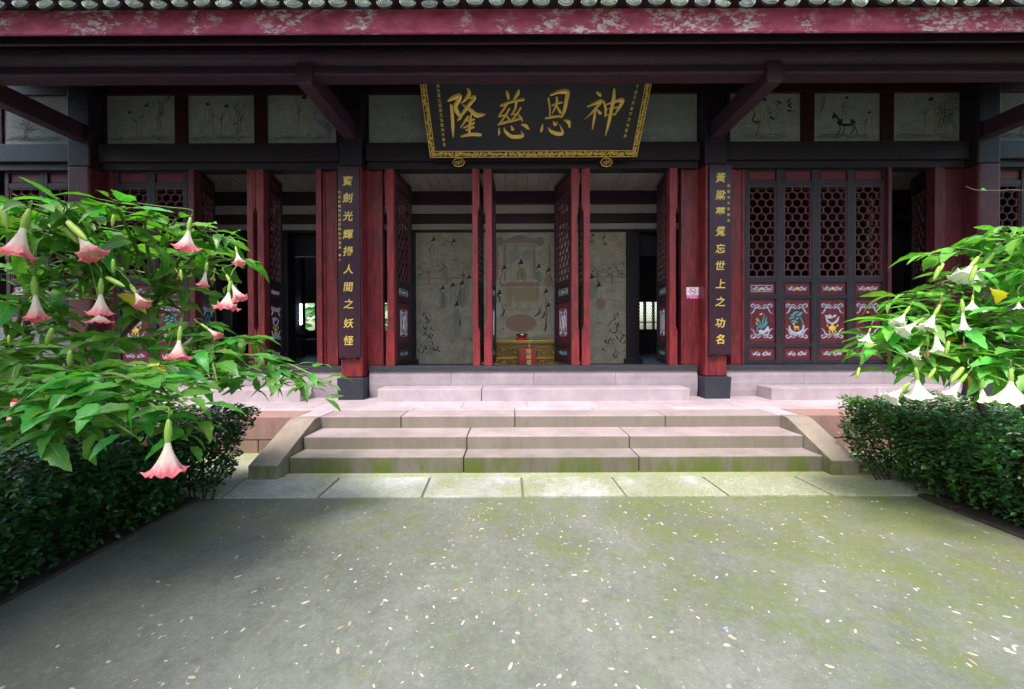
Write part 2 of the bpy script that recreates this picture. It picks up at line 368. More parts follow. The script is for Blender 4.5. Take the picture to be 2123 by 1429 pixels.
PETALP = petal('pink_petal', [(0.0,(0.8,0.08,0.14)), (0.12,(0.82,0.2,0.24)), (0.34,(0.85,0.68,0.6)), (0.75,(0.85,0.85,0.68)), (1.0,(0.6,0.7,0.2))])
PETALW = petal('white_petal', [(0.0,(0.8,0.79,0.66)), (0.5,(0.8,0.8,0.7)), (0.8,(0.76,0.78,0.5)), (1.0,(0.65,0.74,0.25))])
def flat(name, c, rough=0.6, emit=0, metallic=0):
    m, nt, bs, ns, ls = newmat(name); bs.inputs['Base Color'].default_value = (*c, 1); bs.inputs['Roughness'].default_value = rough
    bs.inputs['Metallic'].default_value = metallic
    if emit: bs.inputs['Emission Color'].default_value = (*c, 1); bs.inputs['Emission Strength'].default_value = emit
    return m
SIGNW = flat('sign_white', (0.85,0.82,0.84)); SIGNM = flat('sign_magenta', (0.75,0.02,0.3)); SIGNR = flat('sign_red', (0.7,0.05,0.12))
BOXR = flat('dark_red_enamel', (0.26,0.01,0.02), 0.3); STEEL = flat('bowl_metal', (0.35,0.35,0.36), 0.22, metallic=1)
CLOTHR = flat('red_cushion', (0.65,0.01,0.015), 0.7); PLATEC = flat('turquoise_plate', (0.03,0.38,0.36), 0.4)
LAMPM = flat('lit_tube', (0.85,0.93,1.0), 0.5, 6.0)
PEB = [paint('pebble_'+n, c, tuple(x*0.75 for x in c), rough=0.6, stretch=(20,20,20)) for n, c in
       (('white',(0.5,0.49,0.45)),('cream',(0.46,0.39,0.26)),('blue',(0.26,0.31,0.4)),('tan',(0.36,0.26,0.17)),('grey',(0.3,0.32,0.31)))]
FALLEN = flat('dry_leaf', (0.42,0.3,0.16), 0.8)

# ------------------------------------------------------------------ ground, slabs
YSL0, YSL1, YS1, YS2, YS3, YDS, YWALL, YPIL, YDOOR = 3.27, 3.71, 3.84, 4.11, 4.49, 5.47, 5.82, 5.63, 5.90
ZS1, ZS2, ZT, ZDS, ZSTONE, ZSILL = 0.1665, 0.311, 0.457, 0.649, 0.886, 0.97

g = MB()
n = 60
g.add([(-90,-90,-0.012),(90,-90,-0.012),(90,90,-0.012),(-90,90,-0.012)], [(0,1,2,3)])
ground = tag(g.build('ground', GROUND), 'grey concrete courtyard floor with inlaid pebbles and green moss', None, kind='structure')

def pebble_mesh(mi):
    rnd = random.Random(mi); b = MB(); k = 9; vs = []
    rr = [0.8+0.35*rnd.random() for _ in range(k)]
    for (s_, z_) in ((1, 0.0), (0.8, 0.55)):
        for i in range(k): a = 2*PI*i/k; vs.append((s_*rr[i]*math.cos(a), s_*rr[i]*0.62*math.sin(a), z_))
    vs.append((0,0,0.75))
    fs = [(i,(i+1)%k,k+(i+1)%k,k+i) for i in range(k)] + [(k+i,k+(i+1)%k,2*k) for i in range(k)]
    b.add(vs, fs); return b
pebs = []
for ci, m in enumerate(PEB):
    for q in range(3): pebs.append(pebble_mesh(ci*3+q).mesh('pebble', m, True))
rnd = random.Random(3)
allp = []
tries = 0
while len(allp) < 3000 and tries < 40000:
    tries += 1
    y = 0.9 + 2.3*rnd.random()**0.9; x = rnd.uniform(-2.7, 3.6)
    dens = 0.25 + 0.75*min(1, max(0, (x+2.3)/2.0)) * (0.75 if x < 3 else 0.5)
    dens *= 0.5 + 0.9*(math.sin(x*2.3+1)*math.sin(y*3.1+x) > -0.15)
    if rnd.random() > dens: continue
    allp.append((x, y, 0.0018 + 0.0125*rnd.random()**4.5))
allp.sort(key=lambda p: -p[2]/p[1])
rest = [MB() for _ in PEB]
for i, (x, y, s) in enumerate(allp):
    mi = rnd.choices(range(5), (38, 28, 10, 12, 12))[0]
    rot = rnd.uniform(0, PI); st = rnd.uniform(0.8, 1.7)
    if i < 300:
        o = place('pebble', pebs[mi*3+rnd.randrange(3)], ground)
        o.location = (x, y, -0.0125); o.scale = (s*st, s, min(s*0.35, 0.003)); o.rotation_euler = (0,0,rot)
    else:
        c_, s_ = math.cos(rot), math.sin(rot); vs = []
        for k in range(6):
            a = 2*PI*k/6; u = s*st*math.cos(a); v = s*0.6*math.sin(a); vs.append((x+u*c_-v*s_, y+u*s_+v*c_, -0.0115))
        vs.append((x, y, -0.0115+s*0.2))
        rest[mi].add(vs, [(k,(k+1)%6,6) for k in range(6)])
rp = MB()
for mi, b in enumerate(rest): rp.add(b.v, b.f, mi)
tag(rp.build('small_pebbles', PEB, ground), kind='stuff')
fl = MB()
for i in range(70):
    x = rnd.uniform(-2.6, 3.6); y = rnd.uniform(1.0, 3.9); a = rnd.uniform(0, PI); l = rnd.uniform(0.006, 0.02); w = l*rnd.uniform(0.12,0.4)
    if y > 3.2: z = 0.003
    else: z = -0.0095
    c_, s_ = math.cos(a), math.sin(a)
    fl.add([(x-l*c_,y-l*s_,z),(x+w*s_,y-w*c_,z+0.002),(x+l*c_,y+l*s_,z+0.001),(x-w*s_,y+w*c_,z+0.002)], [(0,1,2,3)])
tag(fl.build('leaf_litter', FALLEN, ground), kind='stuff')

# slab row in front of the steps
pave = MB(); pave.box(-8.5, 9, YSL1+0.004, YS3+0.3, -0.2, -0.006)
pavement = tag(pave.build('pavement', STRIPM), 'mossy strip of paving at the foot of the temple steps', None, kind='structure')
jn = [(-8.4, -8.4)]
for fx, bx in ((-60,60),(150,240),(330,395),(480-22,510),(658,705),(874,892),(1084.6,1081),(1300.5,1269),(1516.6,1459),(1736,1652.5),(1950,1850),(2160,2040)):
    jn.append((G(fx,1032).x, G(bx,991).x))
gap = 0.011
m = MB(); m.box(-8.5, 9, YSL0+0.01, YSL1, -0.2, -0.03); m.build('joint_bed', SOILM, pavement)
for i in range(1, len(jn)-1):
    (f0, b0), (f1, b1) = jn[i], jn[i+1]
    dz = random.uniform(-0.002, 0.003); jf = random.uniform(-0.006,0.004)
    b = MB(); b.hexa([(f0+gap,YSL0+jf,-0.1),(f1-gap,YSL0+jf,-0.1),(b1-gap,YSL1,-0.1),(b0+gap,YSL1,-0.1)],
                     [(f0+gap,YSL0+jf,0.002+dz),(f1-gap,YSL0+jf,0.004+dz),(b1-gap,YSL1,0.004-dz),(b0+gap,YSL1,0.002+dz)])
    b.build('paving_slab', SLABM2, pavement, bevel=0.004)

# ------------------------------------------------------------------ stone steps with ramps
XL, XR = -2.415, 3.36
steps = empty('stone_steps', (0.45, YS1, 0), 'three wide mossy sandstone steps leading up to the temple hall', 'steps')
def blocks(y0, y1, z0, z1, xs, mat, name='step_block', parent=None, bev=0.011, gp=0.0045):
    for a, b_ in zip(xs[:-1], xs[1:]):
        m = MB(); dz = random.uniform(-0.002, 0.002); m.box(a+gp, b_-gp, y0+random.uniform(-0.003,0.003), y1, z0, z1+dz)
        m.build(name, mat, parent, bevel=bev)
blocks(YS1, YS2+0.02, -0.05, ZS1, [XL, X(960,YS1), X(1325,YS1), XR], MOSSY, parent=steps)
blocks(YS2, YS3+0.02, ZS1-0.02, ZS2, [XL, X(967,YS2), X(1305,YS2), XR], PINKW, parent=steps)
for (x0, x1, nm) in ((-2.72, XL-0.003, 'l'), (XR+0.003, 3.65, 'r')):
    b = MB(); yf = 3.66 if nm == 'l' else 3.745
    prof = [(yf,-0.03),(YS3-0.004,-0.03),(YS3-0.004,ZT+0.006),(4.37,ZT+0.004),(4.32,ZT-0.015),(yf,0.145)]
    n = len(prof)
    b.add([(x0,y,z) for y,z in prof]+[(x1,y,z) for y,z in prof], [tuple(range(n))[::-1]]+[tuple(range(n,2*n))]+[(i,(i+1)%n,n+(i+1)%n,n+i) for i in range(n)])
    b.build('side_ramp', RAMPM, steps, bevel=0.006)
    xi = x1 if nm == 'l' else x0; sgn = 1 if nm == 'l' else -1

# ------------------------------------------------------------------ terrace
terrace = empty('stone_terrace', (0.36, YS3, 0), 'raised pink sandstone terrace running along the front of the temple hall', 'terrace')
TX0, TX1 = -8.5, 9.3
core = MB(); core.box(TX0, TX1, YS3+0.12, 12.5, -0.05, ZT-0.05); core.build('core', MORTAR, terrace)
blocks(YS3, YS3+0.35, ZS2-0.01, ZT, [XL, X(830,YS3), X(1067,YS3), X(1380,YS3), XR], PINKW, 'edge_block', terrace)
for (xs) in ([TX0, -7.2, -5.6, -4.1, -2.725], [3.655, 5.2, 6.7, 8.1, TX1]):
    blocks(YS3, YS3+0.35, 0.165, ZT, xs, TERW, 'edge_block', terrace)
    xs2 = [xs[0]] + [0.5*(a+b_)+0.2 for a, b_ in zip(xs[:-1], xs[1:])] + [xs[-1]]
    blocks(YS3+0.006, YS3+0.35, -0.03, 0.162, xs2, TERW, 'edge_block', terrace)
for r_, (y0, y1) in enumerate(((YS3+0.353, 5.02), (5.023, 5.62), (5.623, 6.3))):
    x = TX0 + 0.3*r_
    while x < TX1:
        w = random.uniform(0.9, 1.5); b = MB(); b.box(x+0.002, min(x+w, TX1)-0.002, y0+0.001, y1-0.001, ZT-0.06, ZT+random.uniform(-0.0015,0.0015))
        b.build('floor_slab', PINK, terrace, bevel=0.003); x += w
for (a_, b_) in ((-2.725, XL), (XR, 3.655)):
    blocks(YS3, YS3+0.35, 0.2, ZT, [a_, b_], PINK, 'edge_block', terrace)
# door steps
blocks(YDS, YWALL+0.03, ZT-0.02, ZDS, [X(781,YDS), X(998,YDS), X(1430,YDS)+0.01], PINK, 'door_step', terrace)
blocks(YDS, YWALL+0.03, ZT-0.02, ZDS, [X(1600,YDS), X(1820,YDS), 6.9], PINK, 'door_step', terrace)
blocks(YDS, YWALL+0.03, ZT-0.02, ZDS, [-6.5, -5.0, X(622,YDS)], PINK, 'door_step', terrace)

# ------------------------------------------------------------------ the hall
hall = empty('temple_hall', (0.36, YWALL, ZT), 'old timber temple hall with red lacquered doors, honeycomb lattices and tiled eaves', 'temple')
def part(mb, name, mats, bevel=0, smooth=False): return mb.build(name, mats, hall, smooth, bevel)
PX = [X(163,YPIL), X(727,YPIL), X(1487,YPIL), X(2054,YPIL)]
PXall = PX
# sill stones, sill
segs = [(-8.4, PX[0]-0.215), (PX[0]+0.215, PX[1]-0.215), (PX[1]+0.215, PX[2]-0.215), (PX[2]+0.215, PX[3]-0.215), (PX[3]+0.215, 9.2)]
for si, (a, b_) in enumerate(segs):
    if si in (0, 4): continue
    nb = max(2, round((b_-a)/1.4)); xs = [a+(b_-a)*i/nb for i in range(nb+1)]
    for x0, x1 in zip(xs[:-1], xs[1:]):
        m = MB(); prof = [(YWALL+0.012, ZT-0.01), (YWALL-0.012, ZT+0.1), (YWALL-0.022, ZT+0.22), (YWALL-0.012, ZT+0.34), (YWALL+0.01, ZSTONE), (YWALL+0.3, ZSTONE), (YWALL+0.3, ZT-0.01)]
        k = len(prof)
        m.add([(x0+0.0015,y,z) for y,z in prof]+[(x1-0.0015,y,z) for y,z in prof], [tuple(range(k))]+[tuple(range(k,2*k))[::-1]]+[(i,k+i,k+(i+1)%k,(i+1)%k) for i in range(k)])
        m.build('sill_stone', PINK, hall, bevel=0.004)
    m = MB(); m.box(a+0.003, b_-0.003, YWALL-0.03, YWALL+0.2, ZSTONE+0.002, ZSILL); part(m, 'sill', SILLM, 0.006)
# pillars
for i, px in enumerate(PX):
    m = MB(); m.box(px-0.175, px+0.175, YPIL+0.02, YPIL+0.36, ZT+0.34, 4.16); p = part(m, 'pillar', REDP if i in (1,2) else REDDARK, 0.03)
    m = MB(); m.box(px-0.178, px+0.178, YPIL+0.03, YPIL+0.36, 4.163, 5.9); m.build('shaded_pillar_top', DARK, p, bevel=0.02, inv=False)  # pillar top coloured dark to stand in for the shade under the eaves
    b = MB(); b.hexa([(px-0.2,YPIL-0.02,ZT),(px+0.2,YPIL-0.02,ZT),(px+0.2,YPIL+0.38,ZT),(px-0.2,YPIL+0.38,ZT)],
                     [(px-0.212,YPIL-0.03,ZT+0.345),(px+0.212,YPIL-0.03,ZT+0.345),(px+0.212,YPIL+0.38,ZT+0.345),(px-0.212,YPIL+0.38,ZT+0.345)])
    b.build('pillar_base', BASEM, p, bevel=0.012, inv=False).matrix_parent_inverse = Matrix.Translation(-hall.location) if False else Matrix()
# lintel beams
ZL0, ZL1 = 4.165, 4.56
for a, b_ in segs:
    m = MB(); m.box(a, b_, 5.74, 6.0, ZL0+0.11, ZL1); part(m, 'lintel', DARK, 0.008)
    m = MB(); m.box(a, b_, 5.80, 5.99, ZL0, ZL0+0.107); part(m, 'door_head', DARK, 0.005)
# upper frieze frame and panels
ZF1 = 5.42
panels = [(-140,-18),(8,145),(222,365),(390,529),(555,698),(765,960),(985,1215),(1240,1445),(1512,1659),(1686,1824),(1850,1993),(2060,2200),(2230,2350)]
YF = 5.90
frz = [(X(a,YF,240), X(b_,YF,240)) for a, b_ in panels]
xs = [-8.4] + [v for p in frz for v in p] + [9.2]
for i in range(0, len(xs), 2):
    m = MB(); m.box(xs[i], xs[i+1], 5.87, 5.99, ZL1+0.002, ZF1); part(m, 'frieze_post', MAROON, 0.005)
m = MB(); m.box(-8.4, 9.2, 5.86, 6.0, ZF1+0.002, 6.0); part(m, 'frieze_rail', MAROON, 0.005)
panel_objs = []
for i, (a, b_) in enumerate(frz):
    m = MB(); m.box(a-0.01, b_+0.01, YF+0.005, YF+0.03, ZL1-0.05, ZF1+0.03); panel_objs.append(part(m, 'frieze_panel', PLASTER))

# ink paintings on the frieze
def wig(rnd, x0, z0, x1, z1, amp, n=5):
    pts = []
    for k in range(n+1):
        t = k/n; pts.append((x0+(x1-x0)*t+rnd.uniform(-amp,amp)*(0<k<n), z0+(z1-z0)*t+rnd.uniform(-amp,amp)*(0<k<n)))
    return spline(pts, 4)
def taper(n, w): return [w*(0.25+0.75*math.sin(PI*min(1,(k+0.5)/n))) for k in range(n)]
def stroke(mb, pts, w, mi, y, h=0.0012):
    mb.ribbon(pts, taper(len(pts), w), y, h, mi)
def figure(mb, rnd, x, z, h, y, mi=0, flip=1, seated=False, hat=True, lw=0.008):
    hd = h*0.13; topz = z+h
    mb.blob(x, topz-hd*0.5, hd*0.42, hd*0.5, y, 0.001, 3 if mi is not None else mi)
    mb.blob(x-flip*hd*0.1, topz-hd*0.05, hd*0.55, hd*0.3, y-0.0006, 0.001, 0)
    if hat: mb.blob(x-flip*hd*0.25, topz+hd*0.3, hd*0.3, hd*0.22, y-0.0006, 0.001, 0)
    w = h*(0.34 if seated else 0.2)
    mb.ribbon([(x, topz-hd),(x-flip*w*0.1, topz-h*0.45),(x, z)], [w*0.7, w*1.35, w*1.7], y, 0.0006, 3)
    for s_ in (-1, 1):
        pts = spline([(x+s_*hd*0.25, topz-hd*0.95),(x+s_*w*0.62, topz-h*0.3),(x+s_*w*rnd.uniform(0.5,0.75), topz-h*0.62),(x+s_*w*rnd.uniform(0.7,1.0), z)],5)
        stroke(mb, pts, lw, 0 if s_ == flip else 1, y-0.001)
    for k in range(5):
        a = rnd.uniform(-0.5,0.5)*w; t = rnd.uniform(0.2,0.6)
        stroke(mb, wig(rnd, x+a, topz-h*t, x+a+rnd.uniform(-0.4,0.4)*w, topz-h*min(0.98,t+0.33), 0.012*h), lw*0.7, rnd.choice((0,1,1)), y-0.001)
    stroke(mb, spline([(x, topz-h*0.2),(x+flip*w*0.6, topz-h*0.38),(x+flip*w*1.1, topz-h*0.34)],4), lw*1.2, 0, y-0.0012)
def inktree(mb, rnd, x, z, h, y, lean=0.2):
    tr = wig(rnd, x, z, x+lean*h, z+h*0.75, 0.04*h, 5)
    for o_ in (-0.03*h, 0.03*h): stroke(mb, [(a+o_, b_) for a, b_ in tr], 0.01, 0, y-0.001)
    for k in range(9):
        q = tr[rnd.randrange(len(tr)//3, len(tr))]; dx = rnd.uniform(-0.4,0.45)*h; dz = rnd.uniform(0.0,0.3)*h
        stroke(mb, wig(rnd, q[0], q[1], q[0]+dx, q[1]+dz, 0.03*h), 0.007, rnd.choice((0,1)), y-0.001)
        for j in range(7):
            mb.blob(q[0]+dx*rnd.uniform(0.5,1.15)+rnd.uniform(-.05,.05)*h, q[1]+dz+rnd.uniform(-.06,.06)*h, rnd.uniform(.008,.03)*h, rnd.uniform(.006,.014)*h, y-0.001, 0.0008, rnd.choice((0,1,1)), 6, rot=rnd.uniform(0,PI))
def grasses(mb, rnd, x0, x1, z, y, n):
    for k in range(n):
        x = rnd.uniform(x0, x1); stroke(mb, wig(rnd, x, z+rnd.uniform(-.02,.06), x+rnd.uniform(.03,.22), z+rnd.uniform(-.02,.09), 0.012), 0.006, rnd.choice((0,1,1,1)), y-0.0008)
INKS = [INK, INKP, WASHB, WASHW]
def paintings():
    for i, (a, b_) in enumerate(frz):
        if i in (0, 6, 12): continue
        rnd = random.Random(50+i); mb = MB(); y = YF+0.004; w = b_-a; z0 = ZL1+0.12; hh = ZF1-z0
        if i in (5, 7):
            for k in range(3): stroke(mb, wig(rnd, a+w*rnd.random(), z0+hh*rnd.random(), a+w*rnd.random(), z0+hh*rnd.random(), 0.05), 0.003, 1, y)
        else:
            grasses(mb, rnd, a+0.03, b_-0.25, z0+0.02, y, 60)
            for k in range(34):
                x = rnd.uniform(a+0.05,b_-0.2); z = z0+rnd.uniform(0,0.4)*hh
                stroke(mb, wig(rnd, x, z, x+rnd.uniform(.05,.2), z+rnd.uniform(-.02,.04), 0.01), 0.007, 1, y)
            if i == 1: inktree(mb, rnd, a+0.3*w, z0, 0.5, y)
            if i == 2:
                figure(mb, rnd, a+0.33*w, z0+0.05, 0.42, y, flip=1, seated=True); figure(mb, rnd, a+0.56*w, z0+0.08, 0.5, y, flip=-1); inktree(mb, rnd, b_-0.3, z0+0.15, 0.68, y, 0.05)
            if i == 3:
                figure(mb, rnd, a+0.3*w, z0+0.1, 0.5, y); figure(mb, rnd, a+0.56*w, z0+0.02, 0.55, y, flip=-1); figure(mb, rnd, a+0.7*w, z0, 0.28, y); inktree(mb, rnd, b_-0.25, z0+0.1, 0.75, y, -0.05)
                stroke(mb, [(a+0.15*w,z0+0.25),(a+0.2*w,z0+0.15),(a+0.27*w,z0+0.15),(a+0.32*w,z0+0.27)], 0.012, 1, y)
            if i == 4:
                figure(mb, rnd, a+0.52*w, z0+0.05, 0.66, y, flip=-1); stroke(mb, [(a+0.4*w,z0+0.75),(a+0.47*w,z0+0.4)], 0.009, 0, y-0.001)
                inktree(mb, rnd, b_-0.12, z0, 0.6, y, -0.1)
            if i == 8:
                figure(mb, rnd, a+0.5*w, z0+0.05, 0.6, y); stroke(mb, spline([(a+0.32*w,z0+0.5),(a+0.36*w,z0+0.42),(a+0.33*w,z0+0.3),(a+0.42*w,z0+0.26),(a+0.38*w,z0+0.05)],5), 0.02, 0, y-0.001)
                mb.blob(a+0.4*w, z0+0.28, 0.08, 0.035, y, 0.001, 1, rot=0.4)
                for k in range(12): mb.blob(a+w*rnd.uniform(.6,.92), z0+hh*rnd.uniform(.35,.85), 0.055, 0.016, y, 0.001, rnd.choice((0,1,2)), 6, rot=rnd.uniform(-1,1.2))
            if i == 9:
                bx = a+0.5*w; bz = z0+0.27
                mb.blob(bx, bz, 0.16, 0.07, y, 0.0015, 0); mb.blob(bx-0.2, bz+0.1, 0.05, 0.03, y, 0.0015, 0, rot=0.8)
                for dx, ft in ((-0.12,-0.17),(-0.05,-0.08),(0.1,0.04),(0.14,0.2)): stroke(mb, spline([(bx+dx,bz-0.03),(bx+dx+0.02,bz-0.12),(bx+ft,bz-0.22)],4), 0.018, 0, y-0.001)
                stroke(mb, spline([(bx-0.1,bz+0.03),(bx-0.17,bz+0.1),(bx-0.22,bz+0.16)],3), 0.035, 0, y-0.001)
                stroke(mb, [(bx-0.2,bz+0.14),(bx-0.19,bz+0.22)], 0.01, 0, y-0.001)
                figure(mb, rnd, bx, bz-0.02, 0.42, y-0.0015, flip=-1); figure(mb, rnd, a+0.84*w, z0+0.03, 0.4, y, flip=-1)
                inktree(mb, rnd, a+0.1*w, z0+0.4, 0.4, y)
            if i == 10:
                figure(mb, rnd, a+0.55*w, z0+0.02, 0.62, y, flip=-1); inktree(mb, rnd, a+0.72*w, z0+0.02, 0.85, y, 0.02); inktree(mb, rnd, a+0.9*w, z0+0.02, 0.7, y, -0.08)
            if i == 11: inktree(mb, rnd, a+0.4*w, z0, 0.6, y)
        mb.build('ink_drawing', INKS, panel_objs[i], inv=False)
paintings()

# fix: children of parts keep world coordinates because their parents stand at the origin of the hall frame
# ------------------------------------------------------------------ door leaves
def spiral(cx, cz, r0, r1, a0, turns, n=12):
    return [(cx+(r0+(r1-r0)*k/n)*math.cos(a0+turns*2*PI*k/n), cz+(r0+(r1-r0)*k/n)*math.sin(a0+turns*2*PI*k/n)) for k in range(n+1)]
def clip(x0, z0, x1, z1, r):
    t0, t1 = 0.0, 1.0; dx, dz = x1-x0, z1-z0
    for p, q in ((-dx, x0-r[0]), (dx, r[1]-x0), (-dz, z0-r[2]), (dz, r[3]-z0)):
        if abs(p) < 1e-12:
            if q < 0: return None
        else:
            t = q/p
            if p < 0: t0 = max(t0, t)
            else: t1 = min(t1, t)
    if t0 >= t1-1e-6: return None
    return (x0+dx*t0, z0+dz*t0, x0+dx*t1, z0+dz*t1)
def bar(mb, x0, z0, x1, z1, w, y0, y1, mi=0):
    d = Vector((x1-x0, z1-z0)); 
    if d.length < 0.004: return
    d.normalize(); q = Vector((-d.y, d.x))*w/2; e = d*w*0.25
    a = [(x0-e.x+q.x, z0-e.y+q.y), (x1+e.x+q.x, z1+e.y+q.y), (x1+e.x-q.x, z1+e.y-q.y), (x0-e.x-q.x, z0-e.y-q.y)]
    m_ = [(x0, z0), (x1, z1)]
    vs = [(p[0], y0+w*0.35, p[1]) for p in a] + [(p[0], y1, p[1]) for p in a] + [(m_[0][0], y0, m_[0][1]), (m_[1][0], y0, m_[1][1])]
    mb.add(vs, [(0,1,9,8),(8,9,2,3),(1,2,9),(3,0,8),(0,4,5,1),(2,6,7,3),(4,7,6,5),(1,5,6,2),(3,7,4,0)], mi)
def hexlattice(mb, r, y0, y1, pw=0.146, rh=0.116, w=0.02):
    x0, x1, z0, z1 = r; a = rh*2/3.0
    nx = int((x1-x0)/pw)+3; nz = int((z1-z0)/rh)+3
    cx = (x0+x1)/2; seen = set()
    for j in range(-1, nz):
        for i in range(-nx//2-1, nx//2+2):
            hx = cx+(i+(0.5 if j % 2 else 0))*pw; hz = z0+0.04+j*rh
            V = [(hx, hz+a), (hx+pw/2, hz+a/2), (hx+pw/2, hz-a/2), (hx, hz-a), (hx-pw/2, hz-a/2), (hx-pw/2, hz+a/2)]
            for k in range(6):
                p, q = V[k], V[(k+1)%6]; key = (round((p[0]+q[0])*500), round((p[1]+q[1])*500))
                if key in seen: continue
                seen.add(key); c = clip(p[0], p[1], q[0], q[1], r)
                if c: bar(mb, *c, w, y0, y1)
def scrollrow(mb, cx, cz, w, h, y, mi, lw, rnd):
    n = 3
    for s_ in (-1, 1):
        for k in range(n):
            x = cx+s_*w*(0.14+0.29*k/ (n-0.5)); r = h*(0.42-0.06*k)
            p = spiral(x, cz+(0.06*h if k % 2 else -0.06*h), r, r*0.15, (0 if s_ > 0 else PI)+k*PI, s_*(0.9 if k % 2 else -0.9), 9)
            mb.ribbon(p, taper(len(p), lw*1.3), y, lw*0.6, mi)
        p = spline([(cx+s_*w*0.05,cz-h*0.3),(cx+s_*w*0.25,cz+h*0.35),(cx+s_*w*0.36,cz-h*0.3),(cx+s_*w*0.48,cz+h*0.3)],5)
        mb.ribbon(p, taper(len(p), lw), y, lw*0.6, mi)
def scrolltop(mb, cx, cz, w, s_, y, mi, lw):    # the white bracket scroll over / under a medallion
    for d in (-1, 1):
        for pts in ([(0.02,0.0),(0.14,0.1),(0.27,0.06),(0.38,0.12),(0.47,0.06),(0.42,-0.02),(0.36,0.03)], [(0.0,-0.03),(0.08,-0.08),(0.14,0.0),(0.07,0.04)],
                    [(0.2,0.04),(0.3,-0.04),(0.33,-0.16),(0.42,-0.27),(0.5,-0.3)], [(0.16,0.0),(0.24,-0.06),(0.28,0.02)]):
            p = spline([(cx+d*q[0]*w, cz+s_*q[1]*w) for q in pts], 5); mb.ribbon(p, taper(len(p), lw), y, lw*0.6, mi)
LZ = {k: Z(v, 5.89) for k, v in dict(bot=757, p0=748, p1=722, r1=714, r2=622, s0=613, s1=588, l0=577, l1=388, t0=378, t1=357, top=348).items()}
LT = 0.07
CM = [WHITEC, CYANC, GOLD, MAROON]
cache = {}
